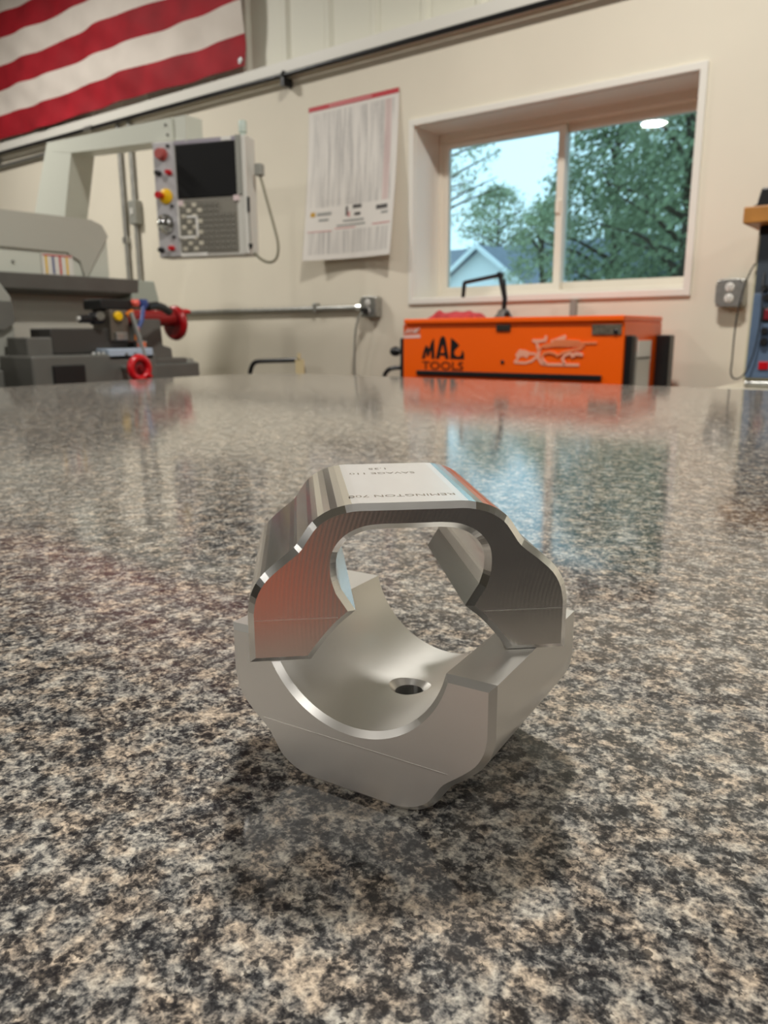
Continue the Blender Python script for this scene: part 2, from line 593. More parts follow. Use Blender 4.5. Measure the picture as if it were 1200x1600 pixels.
CH = 1.75
DEPTH = 67.2
OUTER = [(43.2, 1.75), (43.2, 12.5)] + catmull([(43.2, 14.5), (42.3, 18.9), (39.9, 23.2), (35.6, 27.2), (30.6, 31.2), (28.1, 34.7), (25.5, 38.2), (21.2, 40.9), (15.8, 42.2), (11.0, 42.3)], 3)
INNER_POCKET = catmull([(29.0, 1.75), (26.9, 4.6), (24.0, 8.2), (20.9, 11.5), (17.7, 14.2)], 2) + \
    catmull([(20.9, 19.4), (22.2, 24.0), (22.2, 29.3), (20.8, 32.9), (17.8, 36.0), (13.4, 38.0), (8.5, 38.6), (4.0, 38.6)], 4)
BORE_R, BORE_Z = 32.6, -6.6

def bore_arc(n=26):
    a0 = math.asin((1.75 - BORE_Z) / BORE_R)
    return [(BORE_R * math.cos(a0 + (math.pi / 2 - a0) * k / n), BORE_Z + BORE_R * math.sin(a0 + (math.pi / 2 - a0) * k / n)) for k in range(n + 1)]

def full_loop(outer, inner):
    left_o = [(-x, z) for x, z in reversed(outer)]
    right_i = list(reversed(inner))
    left_i = [(-x, z) for x, z in inner]
    loop = outer + left_o + left_i + right_i
    res = []
    for p in loop:
        if not res or (abs(p[0] - res[-1][0]) + abs(p[1] - res[-1][1])) > 0.02:
            res.append(p)
    return res

def arch_mesh(loop, flip=None):
    """Section loop (mm, CCW seen from the front) to a chamfered solid of DEPTH along y, in metres."""
    o2 = offset_loop(loop, CH)
    n = len(loop)
    rings = [(loop, 0), (o2, CH), (o2, DEPTH - CH), (loop, DEPTH)]
    vs, fs = [], []
    for lp, y in rings:
        for x, z in lp:
            vs.append((x / 1000, y / 1000, (flip - z if flip else z) / 1000))
    fs.append(tuple(range(n)))
    fs.append(tuple(range(4 * n - 1, 3 * n - 1, -1)))
    for k in range(3):
        for i in range(n):
            j = (i + 1) % n
            fs.append((k * n + i, (k + 1) * n + i, (k + 1) * n + j, k * n + j))
    return vs, fs

def pose(tx, ty, yaw):
    c, s = math.cos(YAW), math.sin(YAW)
    return (c * tx - s * ty, s * tx + c * ty), YAW + yaw

def clamp_halves():
    ze = 45.6
    # lower half, opening upwards
    (px, py), rz = pose(-0.01032, 0.2052, -0.5434)
    lo = thing('clamp_half', 'lower aluminium clamp half with open round bore, standing on the worktop', 'clamp', (px, py, T + 0.0002), rz, local=True)
    stretch = ze / 44.0
    loop = full_loop([(x, z * stretch if z > 2 else z) for x, z in OUTER], bore_arc())
    vs, fs = arch_mesh(loop, flip=ze)
    b = MB()
    b.add(vs, fs)
    body = b.build('body', M_ALU_LOW, lo, smooth=24)
    # drilled and countersunk hole through the saddle
    floor_z = (ze - (BORE_Z + BORE_R - CH)) / 1000
    cx, cy = 0.001, DEPTH / 2000
    cut = MB().lathe([(0.0046, -0.01), (0.0046, floor_z - 0.0016), (0.0078, floor_z + 0.0016), (0.0078, floor_z + 0.004)], (cx, cy, 0), (0, 0, 1), 40)
    cutter = cut.build('cutter', M_ALU_LOW, lo)
    md = body.modifiers.new('hole', 'BOOLEAN')
    md.object = cutter
    md.solver = 'EXACT'
    dg = bpy.context.evaluated_depsgraph_get()
    me = bpy.data.meshes.new_from_object(body.evaluated_get(dg))
    body.modifiers.clear()
    body.data = me
    me.shade_smooth()
    me.set_sharp_from_angle(angle=R(24))
    while len(me.materials) < 2:
        me.materials.append(M_ALU_LOWFACE)
    me.materials[1] = M_ALU_LOWFACE
    for p in me.polygons:
        p.material_index = 1 if abs(p.normal.y) > 0.99 else 0
    bpy.data.objects.remove(cutter)
    # the fine step left where two milling passes met
    MB().box(-0.0325, 0.0318, -0.00006, 0.0002, 0.01655, 0.01685).build('tool_mark', M_MARK, lo)
    # upper half, set crosswise on the two horns of the lower one
    (px, py), rz = pose(0.007505, 0.202, 0.1095)
    hi = thing('clamp_half', 'upper aluminium clamp half with engraved flat top, resting on the lower half', 'clamp', (px, py, T + ze / 1000 + 0.0003), rz, local=True)
    loop = full_loop(OUTER, INNER_POCKET)
    vs, fs = arch_mesh(loop)
    b = MB()
    b.add(vs, fs)
    ub = b.build('body', M_ALU_SIDE, hi, smooth=3)
    ub.data.materials.append(M_ALU_FACE)
    ub.data.materials.append(M_ALU_TOP)
    for p in ub.data.polygons:
        if abs(p.normal.y) > 0.99:
            p.material_index = 1
        elif p.normal.z > 0.6 and abs(p.normal.x) < 0.15:
            p.material_index = 2
    for xa, xb in ((-0.0431, -0.0205), (0.0205, 0.0431)):
        MB().box(xa, xb, -0.00005, 0.0002, 0.0124, 0.0126).build('tool_mark', M_MARK, hi)
    # engraving on the flat top, read from the far side
    ztop = 0.04406
    for body_txt, size, yy, xx in (('REMINGTON 700', 0.0040, 0.0120, -0.0012), ('SAVAGE 110', 0.0040, 0.0480, -0.0030), ('1.35', 0.0040, 0.0565, -0.0035)):
        vs, fs = text_mesh(body_txt, size, 0.00002)
        m = MB()
        m.add([(xx - v.x, yy - v.y, ztop + v.z) for v in vs], fs)
        m.build('engraving', M_ENGR, hi)
clamp_halves()

# ------------------------------------------------------------------ on the window wall
def bezier(p0, p1, p2, p3, n=12):
    p0, p1, p2, p3 = map(Vector, (p0, p1, p2, p3))
    return [p0 * (1 - t) ** 3 + p1 * 3 * t * (1 - t) ** 2 + p2 * 3 * t * t * (1 - t) + p3 * t ** 3 for t in [k / n for k in range(n + 1)]]

def flag():
    x0, x1 = -7.55, -3.475
    z0, hs = ZB + 1.592, 0.1625
    t = thing('striped_flag', 'red and white striped flag hung high on the ribbed wall panel', 'flag', ((x0 + x1) / 2, WY - 0.01, z0))
    red = mat('flag_red', srgb(168, 16, 34), 0.75, noise=(5, 0.25))
    white = mat('flag_white', srgb(232, 222, 212), 0.75, noise=(6, 0.06))
    blue = mat('flag_blue', srgb(28, 36, 84), 0.75)
    def pt(x, z):
        k = (z - z0) / (13 * hs)
        sag = 0.010 * math.sin((x - x0) / (x1 - x0) * math.pi * 3.0 + 0.7) + 0.005 * math.sin((x - x0) * 5.1)
        edge = min(1.0, (x1 - x) / 0.5)
        y = WY - 0.042 - 0.010 * math.sin(x * 6.0 + z * 3.5) - 0.008 * math.sin(x * 13.7 - z * 9) - 0.006 * math.sin(x * 3.1 + 20 * z)
        tw = 0.006 * math.sin(x * 21 + z * 31)
        return (x - 0.018 * math.sin(z * 4) * (1 - edge), y + tw * 0.5, z + sag * edge * (1 - k))
    def cloth(xa, xb, za, zb, nx, nz):
        m = MB()
        fr = [pt(xa + (xb - xa) * i / nx, za + (zb - za) * j / nz) for j in range(nz + 1) for i in range(nx + 1)]
        bk = [(p[0], p[1] + 0.002, p[2]) for p in fr]
        q = [(j * (nx + 1) + i, j * (nx + 1) + i + 1, (j + 1) * (nx + 1) + i + 1, (j + 1) * (nx + 1) + i) for j in range(nz) for i in range(nx)]
        N = len(fr)
        m.add(fr + bk, q + [tuple(k + N for k in reversed(f)) for f in q])
        return m
    for i in range(13):
        xa = x0 if i < 6 else x0 + 1.75
        st = cloth(xa, x1, z0 + i * hs, z0 + (i + 1) * hs, 130 if i < 6 else 60, 6).build('stripe', red if i % 2 == 0 else white, t, smooth=60)
    cloth(x0, x0 + 1.75, z0 + 6 * hs, z0 + 13 * hs, 30, 20).build('canton', blue, t, smooth=60)
    g = pt(x1 - 0.03, z0 + 0.03)
    MB().torus((g[0], g[1] - 0.004, g[2]), (0, 1, 0), 0.014, 0.005).build('grommet', M_CHROME, t, smooth=60)
flag()

def conduits():
    zc = ZB + 1.487
    t = thing('black_pipe', 'long thin black pipe strapped along the wall under the ledge', 'pipe', (-3.0, WY - 0.035, zc))
    m = MB().tube([(-6.25, WY - 0.052, zc), (7.0, WY - 0.052, zc)], 0.0125, 12)
    m.build('run', M_BLKMET, t, smooth=40)
    for x in (-6.25, -3.16, 0.6):
        MB().torus((x, WY - 0.052, zc), (1, 0, 0), 0.017, 0.006, 20, 8).box(x - 0.012, x + 0.012, WY - 0.07, WY - 0.001, zc - 0.055, zc - 0.012).build('strap', M_BLKMET if x > -6 else M_STEEL, t, smooth=40)
    MB().tube([(-5.02, WY - 0.052, zc), (-4.94, WY - 0.052, zc)], 0.019, 12).build('coupling', M_STEEL, t, smooth=40)
    # grey conduit lower down, ending in the outlet box
    z2 = ZB + 0.268
    t = thing('wall_conduit', 'thin grey steel conduit running level to the outlet box under the chart', 'conduit', (-3.6, WY - 0.02, z2))
    MB().tube([(-6.0, WY - 0.022, z2), (-2.665, WY - 0.022, z2)], 0.0135, 12).build('run', M_STEEL, t, smooth=40)
    for x in (-4.5, -3.0):
        MB().box(x - 0.012, x + 0.012, WY - 0.038, WY, z2 - 0.02, z2 + 0.03).build('strap', M_STEEL, t, bevel=0.003)
    MB().tube([(-2.70, WY - 0.022, z2), (-2.655, WY - 0.022, z2)], 0.019, 12).build('connector', M_CHROME, t, smooth=40)
    # second level run beside the machine arm, upper left
    t = thing('wall_conduit', 'short grey conduit below the black pipe at far upper left', 'conduit', (-6.3, WY - 0.02, ZB + 1.40))
    MB().tube([(-7.0, WY - 0.022, ZB + 1.395), (-5.2, WY - 0.022, ZB + 1.415)], 0.013, 12).build('run', M_STEEL, t, smooth=40)
    MB().box(-5.22, -5.18, WY - 0.04, WY, ZB + 1.39, ZB + 1.44).build('strap', M_STEEL, t, bevel=0.003)
    # two upright runs behind the pendant arm, one with a switch box
    for x, lab in ((-4.70, 'upright grey conduit on the wall, nearer the lathe arm'), (-4.58, 'upright grey conduit with small switch box, behind the lathe arm')):
        t = thing('upright_conduit', lab, 'conduit', (x, WY - 0.02, 1.2), 0, 'upright conduits behind the lathe')
        MB().tube([(x, WY - 0.022, 1.0), (x, WY - 0.022, LEDGE - 0.04)], 0.0135, 12).build('run', M_STEEL, t, smooth=40)
        if x > -4.65:
            MB().box(x - 0.03, x + 0.05, WY - 0.055, WY - 0.002, 1.77, 1.92).build('switch_box', M_GREY, t, bevel=0.006)
            MB().box(x + 0.0, x + 0.02, WY - 0.062, WY - 0.054, 1.83, 1.87).build('switch', M_WHITE, t, bevel=0.002)
        else:
            MB().box(x - 0.02, x + 0.02, WY - 0.04, WY - 0.002, 1.66, 1.70).build('strap', M_STEEL, t, bevel=0.003)
    # short pipe rising behind the tool chest
    MBp = MB().tube([(-1.455, WY - 0.03, 0.3), (-1.455, WY - 0.03, OZ0 - 0.03)], 0.017, 12)
    tag(MBp.build('conduit_stub', M_GREY, None, smooth=40), 'short grey conduit between window sill and orange chest', 'conduit')
conduits()

def outlet(name, label, x, z, facing_cord):
    t = thing(name, label, 'outlet', (x, WY - 0.03, z - 0.055))
    pl = [(x - 0.052, z - 0.052), (x + 0.052, z - 0.052), (x + 0.052, z + 0.052), (x - 0.052, z + 0.052)]
    MB().prism(pl, 'y', WY - 0.052, WY - 0.001).build('box', M_STEEL, t, bevel=0.006)
    c = 0.018
    pl = [(x - 0.053 + c, z - 0.053), (x + 0.053 - c, z - 0.053), (x + 0.053, z - 0.053 + c), (x + 0.053, z + 0.053 - c), (x + 0.053 - c, z + 0.053), (x - 0.053 + c, z + 0.053), (x - 0.053, z + 0.053 - c), (x - 0.053, z - 0.053 + c)]
    MB().prism(pl, 'y', WY - 0.060, WY - 0.052).build('cover', M_STEEL, t, bevel=0.002)
    for dz in (0.021, -0.021):
        s = MB().lathe([(0.0175, 0), (0.0175, 0.004), (0.015, 0.006)], (x, WY - 0.058, z + dz), (0, -1, 0), 20).build('socket', M_WHITE, t, smooth=40)
        for dx in (-0.006, 0.006):
            MB().box(x + dx - 0.0014, x + dx + 0.0014, WY - 0.0648, WY - 0.0635, z + dz - 0.001, z + dz + 0.009).build('slot', M_BLACK, s)
        MB().lathe([(0.0028, 0), (0.0028, 0.001)], (x, WY - 0.0636, z + dz - 0.008), (0, -1, 0), 10).build('slot', M_BLACK, s)
    for dx, dz in ((-0.042, 0.042), (0.042, 0.042)):
        MB().lathe([(0.005, 0), (0.004, 0.003)], (x + dx, WY - 0.058, z + dz), (0, -1, 0), 10).build('screw', M_CHROME, t)
    return t
outlet('outlet_box', 'grey steel outlet box on the bare wall right of the window', -0.795, ZB + 0.278, False)
o1 = outlet('outlet_box', 'steel outlet box with plugged-in cord under the paper chart', -2.60, ZB + 0.268, True)
t = thing('power_cord', 'grey power cord hanging from the outlet box under the chart', 'cord', (-2.62, WY - 0.07, 0.8))
MB().box(-2.618, -2.588, WY - 0.105, WY - 0.062, ZB + 0.228, ZB + 0.262).build('plug', M_BLACK, t, bevel=0.006)
MB().tube(bezier((-2.603, WY - 0.10, ZB + 0.24), (-2.62, WY - 0.15, ZB + 0.20), (-2.68, WY - 0.08, ZB + 0.1), (-2.70, WY - 0.05, ZB - 0.22), 16), 0.006, 8).build('cable', M_GREY, t, smooth=50)

def chart():
    xa, xb, za, zb = -3.03, -2.432, ZB + 0.522, ZB + 1.312
    t = thing('wall_chart', 'white printed reference chart with red header strip, curling off the wall', 'poster', ((xa + xb) / 2, WY - 0.01, za))
    def pt(u, v, off=0.0):
        x = xa + (xb - xa) * u
        z = za + (zb - za) * v
        y = WY - 0.006 - 0.085 * (1 - v) ** 1.5 + 0.045 * (1 - v) ** 2 * math.sin(math.pi * u)
        return (x, y - off, z)
    def sheet(u0, u1, v0, v1, nu, nv, off, mt, name, parent):
        m = MB()
        fr = [pt(u0 + (u1 - u0) * i / nu, v0 + (v1 - v0) * j / nv, off) for j in range(nv + 1) for i in range(nu + 1)]
        bk = [(p[0], p[1] + 0.0006, p[2]) for p in fr]
        q = [(j * (nu + 1) + i, j * (nu + 1) + i + 1, (j + 1) * (nu + 1) + i + 1, (j + 1) * (nu + 1) + i) for j in range(nv) for i in range(nu)]
        N = len(fr)
        m.add(fr + bk, q + [tuple(k + N for k in reversed(f)) for f in q])
        ob = m.build(name, mt, parent, smooth=60)
        me = ob.data
        uvl = me.uv_layers.new(name='UVMap')
        for lp in me.loops:
            co = me.vertices[lp.vertex_index].co
            o = ORI[ob.name]
            uvl.data[lp.index].uv = ((co.x + o[0] - xa) / (xb - xa), (co.z + o[2] - za) / (zb - za))
        return ob
    sh = sheet(0, 1, 0, 1, 14, 20, 0, chart_material(), 'sheet', t)
    red = mat('print_red', srgb(190, 30, 44), 0.5)
    sheet(0.0, 1.0, 0.970, 1.0, 14, 2, 0.0012, red, 'header_strip', t)
    sheet(0.24, 0.72, 0.979, 0.991, 8, 1, 0.0022, mat('print_pink', srgb(214, 130, 132), 0.5), 'header_print', t)
    grey = mat('print_grey', srgb(150, 150, 146), 0.5)
    dark = mat('print_dark', srgb(70, 66, 64), 0.5)
    pale = mat('print_pale_red', srgb(208, 150, 148), 0.5)
    for u0, u1, v0, v1, mt in ((0.06, 0.11, 0.288, 0.318, mat('print_yellow', srgb(196, 150, 40), 0.5)), (0.13, 0.29, 0.292, 0.312, grey), (0.15, 0.26, 0.255, 0.270, grey),
                               (0.45, 0.475, 0.275, 0.335, dark), (0.475, 0.50, 0.268, 0.30, pale), (0.53, 0.63, 0.318, 0.340, dark), (0.55, 0.62, 0.272, 0.290, dark),
                               (0.42, 0.66, 0.238, 0.250, grey), (0.35, 0.68, 0.212, 0.222, grey), (0.80, 0.93, 0.292, 0.318, dark), (0.86, 0.94, 0.262, 0.276, grey),
                               (0.03, 0.30, 0.186, 0.192, pale), (0.33, 0.56, 0.196, 0.203, pale), (0.76, 0.97, 0.200, 0.208, pale)):
        sheet(u0, u1, v0, v1, 4, 2, 0.0012, mt, 'printed_block', t)
chart()

# ------------------------------------------------------------------ orange tool chest
def tool_chest():
    x0, x1, y0, y1 = -2.015, -1.025, 2.84, 3.27
    zt = ZB + 0.190
    t = thing('tool_chest', 'bright orange steel tool chest with black logo under the window', 'tool chest', ((x0 + x1) / 2, (y0 + y1) / 2, 0))
    MB().box(x0, x1, y0, y1, 0.14, zt - 0.022).build('body', M_ORANGE, t, bevel=0.006)
    lid = MB().box(x0 + 0.012, x1 + 0.0, y0 - 0.012, y1, zt - 0.022, zt).build('lid', M_ORANGE, t, bevel=0.005)
    # black recess of the drawer pull, then the drawers below the worktop's height
    MB().box(-1.935, -1.10, y0 - 0.016, y0 + 0.01, ZB - 0.048, ZB - 0.028).build('drawer_pull', M_BLKMET, t, bevel=0.004)
    z = ZB - 0.075
    for h in (0.12, 0.12, 0.16, 0.22):
        d = MB().box(x0 + 0.03, x1 - 0.03, y0 - 0.008, y0 + 0.01, z - h + 0.008, z).build('drawer', M_ORANGE, t, bevel=0.003)
        MB().box(x0 + 0.06, x1 - 0.06, y0 - 0.022, y0 - 0.006, z - 0.03, z - 0.012).build('handle', M_BLKMET, d, bevel=0.003)
        z -= h
    for cx in (x0 + 0.1, x1 - 0.1):
        for cy in (y0 + 0.08, y1 - 0.08):
            MB().lathe([(0.06, -0.02), (0.068, -0.01), (0.068, 0.01), (0.06, 0.02)], (cx, cy, 0.068), (1, 0, 0), 20).box(cx - 0.03, cx + 0.03, cy - 0.03, cy + 0.03, 0.10, 0.14).build('caster', M_BLACK, t, smooth=40)
    MB().box(-1.551, -1.487, y0 - 0.007, y0 + 0.002, ZB + 0.136, ZB + 0.162).build('latch', mat('dark_badge', srgb(70, 64, 58), 0.35, 0.6), t, bevel=0.003)
    MB().box(-1.148, -1.034, y0 - 0.005, y0 + 0.002, ZB + 0.120, ZB + 0.158).build('badge', mat('badge_metal', srgb(150, 140, 124), 0.3, 0.7, noise=(60, 0.4)), t, bevel=0.002)
    MB().lathe([(0.009, 0), (0.009, 0.004), (0.006, 0.006)], (-1.055, y0 - 0.004, ZB + 0.132), (0, -1, 0), 14).build('lock', M_BLACK, t)
    MB().lathe([(0.008, 0), (0.008, 0.003), (0.005, 0.005)], (-1.520, y0, ZB + 0.014), (0, -1, 0), 14).build('keyhole', M_BLACK, t)
    # black end rails and side handles
    MB().box(x0 - 0.028, x0 - 0.001, y0 + 0.015, y0 + 0.075, 0.3, ZB + 0.11).build('corner_rail', M_BLKMET, t, bevel=0.005)
    MB().box(x1 + 0.001, x1 + 0.026, y0 + 0.012, y0 + 0.06, 0.3, ZB + 0.118).build('corner_rail', M_BLKMET, t, bevel=0.005)
    MB().box(x1 + 0.030, x1 + 0.034, y0 + 0.045, y0 + 0.055, 0.35, ZB + 0.11).build('rail_edge', M_STEEL, t)
    MB().box(x1 + 0.001, x1 + 0.055, y1 - 0.065, y1 + 0.0, 0.3, ZB + 0.118).build('corner_rail', M_BLKMET, t, bevel=0.006)
    kn = MB().lathe([(0.012, 0), (0.010, 0.03), (0.020, 0.04), (0.023, 0.055), (0.017, 0.072)], (x0 - 0.024, y0 + 0.05, ZB + 0.050), (-1, 0, 0), 18).build('knob', M_BLACK, t, smooth=40)
    hb = bezier((x0 - 0.02, y0 + 0.05, ZB - 0.022), (x0 - 0.10, y0 + 0.05, ZB - 0.022), (x0 - 0.13, y0 + 0.05, ZB - 0.022), (x0 - 0.145, y0 + 0.05, ZB - 0.075), 10)
    MB().tube(hb, 0.010, 10).build('side_handle', M_BLKMET, t, smooth=50)
    # papers stuck to the end panel
    MB().box(x1 + 0.0005, x1 + 0.003, y0 + 0.10, y0 + 0.30, ZB - 0.14, ZB + 0.055).build('paper_note', M_PAPER, t)
    MB().box(x1 + 0.0005, x1 + 0.004, y0 + 0.15, y0 + 0.30, ZB + 0.018, ZB + 0.098).build('paper_note', M_WHITE, t)
    MB().box(x1 + 0.0035, x1 + 0.008, y0 + 0.10, y0 + 0.28, ZB + 0.028, ZB + 0.036).build('clip', M_DKGREY, t)
    # logos
    yl = y0 - 0.0012
    def flat(polys, name, mt, th=0.0025):
        m = MB()
        for p in polys:
            m.prism(p, 'y', yl, yl + th)
        return m.build(name, mt, t)
    X0, Z0, W, H = -1.914, ZB + 0.022, 0.214, 0.094       # MAC, letters cut to a dome
    def q(pts):
        return [(X0 + u * W, Z0 + v * H) for u, v in pts]
    letters = [
        q([(0.0, 0.0), (0.03, 0.25), (0.07, 0.50), (0.11, 0.62), (0.17, 0.45), (0.24, 0.80), (0.29, 0.92), (0.31, 0.0), (0.235, 0.0), (0.22, 0.40), (0.165, 0.10), (0.13, 0.10), (0.095, 0.36), (0.08, 0.0)]),
        q([(0.335, 0.0), (0.43, 0.86), (0.47, 1.0), (0.50, 1.0), (0.50, 0.66), (0.445, 0.27), (0.435, 0.15), (0.42, 0.0)]),
        q([(0.50, 1.0), (0.53, 1.0), (0.56, 0.88), (0.645, 0.0), (0.565, 0.0), (0.55, 0.15), (0.542, 0.27), (0.50, 0.66)]),
        q([(0.435, 0.15), (0.55, 0.15), (0.542, 0.27), (0.445, 0.27)]),
        q([(0.68, 0.0), (0.69, 0.94), (0.76, 0.84), (0.83, 0.72), (0.885, 0.60), (0.79, 0.42), (0.765, 0.27), (0.80, 0.14), (0.90, 0.12), (0.935, 0.24), (0.955, 0.40), (0.99, 0.26), (1.0, 0.0)]),
    ]
    flat(letters, 'logo_letters', M_LOGO_B)
    vs, fs = text_mesh('TOOLS', 0.050, 0.0015)
    wv = max(v.x for v in vs) - min(v.x for v in vs)
    k = W * 0.97 / wv
    m = MB()
    m.add([(X0 + W / 2 + v.x * k, yl - 0.0002 - v.z * 0.5, ZB - 0.022 + v.y * 0.95) for v in vs], fs)
    m.build('logo_letters', M_LOGO_B, t)
    # white corner sticker with slanted script over a bar
    sx = x0 + 0.004
    flat([[(sx, ZB + 0.108), (sx + 0.088, ZB + 0.110), (sx + 0.088, ZB + 0.124), (sx, ZB + 0.121)]], 'sticker_bar', mat('sticker_pink', srgb(238, 196, 186), 0.4))
    flat([[(sx, ZB + 0.124), (sx + 0.088, ZB + 0.127), (sx + 0.088, ZB + 0.152), (sx, ZB + 0.150)]], 'sticker_ground', mat('sticker_red', srgb(214, 100, 60), 0.4))
    zig = [(0.010, 0.128), (0.020, 0.140), (0.026, 0.147), (0.030, 0.130), (0.042, 0.148), (0.045, 0.131), (0.056, 0.146), (0.058, 0.131), (0.068, 0.133), (0.074, 0.146), (0.064, 0.147), (0.062, 0.135), (0.080, 0.148), (0.086, 0.149)]
    MB().tube([(sx + a, yl - 0.0006, ZB + b) for a, b in zig], 0.0022, 6).build('sticker_script', M_WHITE, t)
    # pale line drawing of a dragster with a rider, right of the middle
    DX, DZ, DW, DH = -1.470, ZB + 0.002, 0.345, 0.115
    def d(px, py):
        return (DX + (px - 70) / 1040 * DW, DZ + (540 - py) / 450 * DH)
    NS = [0]
    def stroke(pts, w0, name='drawing_line', mt=None):
        pts = [Vector(d(*p)) for p in pts]
        m = MB()
        hw = w0 * 0.62
        for k in range(len(pts) - 1):
            a, b = pts[k], pts[k + 1]
            dr = (b - a).normalized()
            nn = Vector((-dr.y, dr.x)) * hw
            a2, b2 = a - dr * hw * 0.5, b + dr * hw * 0.5
            m.prism([tuple(a2 + nn), tuple(b2 + nn), tuple(b2 - nn), tuple(a2 - nn)], 'y', yl - 0.0004 * NS[0] - 0.00004 * k, yl + 0.0025 - 0.00004 * k - 0.0001 * NS[0])
        NS[0] += 1
        return m.build(name, mt or M_LOGO_P, t)
    soft = mat('logo_soft', srgb(236, 134, 86), 0.4)
    stroke([(85, 490), (130, 430), (110, 380), (150, 315), (220, 325), (280, 355), (350, 360)], 0.008)
    stroke([(120, 400), (170, 360), (230, 370), (250, 390)], 0.016)
    stroke([(90, 495), (230, 500), (310, 470), (360, 420), (385, 360), (420, 290)], 0.008)
    stroke([(320, 155), (370, 190), (385, 260), (400, 320), (395, 420), (440, 500), (520, 515), (900, 515)], 0.009)
    stroke([(330, 165), (420, 165), (480, 150), (485, 100)], 0.010)
    stroke([(560, 175), (640, 140), (720, 100), (700, 150), (620, 170)], 0.010)
    stroke([(400, 300), (440, 250), (490, 220), (600, 200), (1100, 190)], 0.007, mt=soft)
    stroke([(470, 260), (600, 235), (960, 235)], 0.006, mt=soft)
    stroke([(580, 165), (760, 160), (900, 170)], 0.006, mt=soft)
    stroke([(440, 400), (470, 350), (540, 330), (600, 350), (640, 380), (720, 330), (930, 270)], 0.008, mt=soft)
    stroke([(450, 420), (470, 470), (500, 490)], 0.006)
    stroke([(730, 490), (705, 430), (730, 380), (790, 350), (850, 370), (900, 350), (945, 370)], 0.008)
    stroke([(820, 390), (870, 350), (930, 360)], 0.010)
tool_chest()

def on_chest():
    z = ZB + 0.190
    # red cloth in a low crumpled heap
    m = MB()
    nx, ny = 22, 12
    top, bot = [], []
    for j in range(ny + 1):
        for i in range(nx + 1):
            u, v = i / nx, j / ny
            x = -1.93 + 0.245 * u + 0.008 * math.sin(v * 9 + 1)
            y = 2.90 + 0.11 * v + 0.012 * math.sin(u * 11)
            e = min(1.0, 7 * min(u, 1 - u, v, 1 - v))
            hgt = (0.022 + 0.006 * math.sin(u * 9 + v * 5) + 0.005 * math.sin(u * 23 - v * 17)) * (1.25 - 0.9 * u + (0.75 * max(0.0, u - 0.6) / 0.4))
            top.append((x, y, z + 0.0045 + max(0.002, hgt) * e))
            bot.append((x, y, z + 0.001))
    N = len(top)
    q = [(j * (nx + 1) + i, j * (nx + 1) + i + 1, (j + 1) * (nx + 1) + i + 1, (j + 1) * (nx + 1) + i) for j in range(ny) for i in range(nx)]
    rim = [i for i in range(nx + 1)] + [(j + 1) * (nx + 1) - 1 for j in range(1, ny + 1)] + [ny * (nx + 1) + i for i in range(nx - 1, -1, -1)] + [j * (nx + 1) for j in range(ny - 1, 0, -1)]
    m.add(top + bot, q + [tuple(k + N for k in reversed(f)) for f in q] + [(rim[i], rim[(i + 1) % len(rim)], rim[(i + 1) % len(rim)] + N, rim[i] + N) for i in range(len(rim))])
    tag(m.build('shop_cloth', M_RAG, None, smooth=70), 'crumpled red shop cloth lying on the orange tool chest lid', 'cloth')
    # black jointed stand with a folded arm
    bx, by = -1.650, 3.08
    t = thing('clamp_stand', 'thin black jointed stand with bent arm on the orange chest, before the window', 'stand', (bx, by, z))
    MB().lathe([(0.040, 0), (0.042, 0.006), (0.030, 0.020), (0.024, 0.034), (0.014, 0.040)], (bx, by, z), (0, 0, 1), 24).build('base', M_DKGREY, t, smooth=40)
    MB().lathe([(0.008, 0), (0.012, 0.012), (0.012, 0.022), (0.006, 0.026)], (bx + 0.02, by - 0.02, z + 0.018), (0.8, -0.6, 0), 14).build('knob', M_BLACK, t, smooth=40)
    MB().tube([(bx, by, z + 0.03), (bx + 0.004, by, z + 0.085), (bx - 0.022, by, z + 0.180)], 0.011, 10).build('stem', M_BLKMET, t, smooth=50)
    MB().lathe([(0.013, -0.012), (0.015, 0), (0.013, 0.012)], (bx - 0.022, by, z + 0.182), (0, 1, 0), 16).build('joint', M_BLKMET, t, smooth=40)
    MB().tube([(bx - 0.022, by, z + 0.182), (bx - 0.200, by, z + 0.158)], 0.009, 10).build('arm', M_BLKMET, t, smooth=50)
    MB().tube([(bx - 0.200, by, z + 0.160), (bx - 0.206, by, z + 0.095)], 0.009, 10).build('arm_tip', M_BLKMET, t, smooth=50)
    MB().tube([(bx + 0.0, by, z + 0.165), (bx + 0.01, by, z + 0.09)], 0.004, 8).build('brace', M_BLKMET, t, smooth=50)
on_chest()

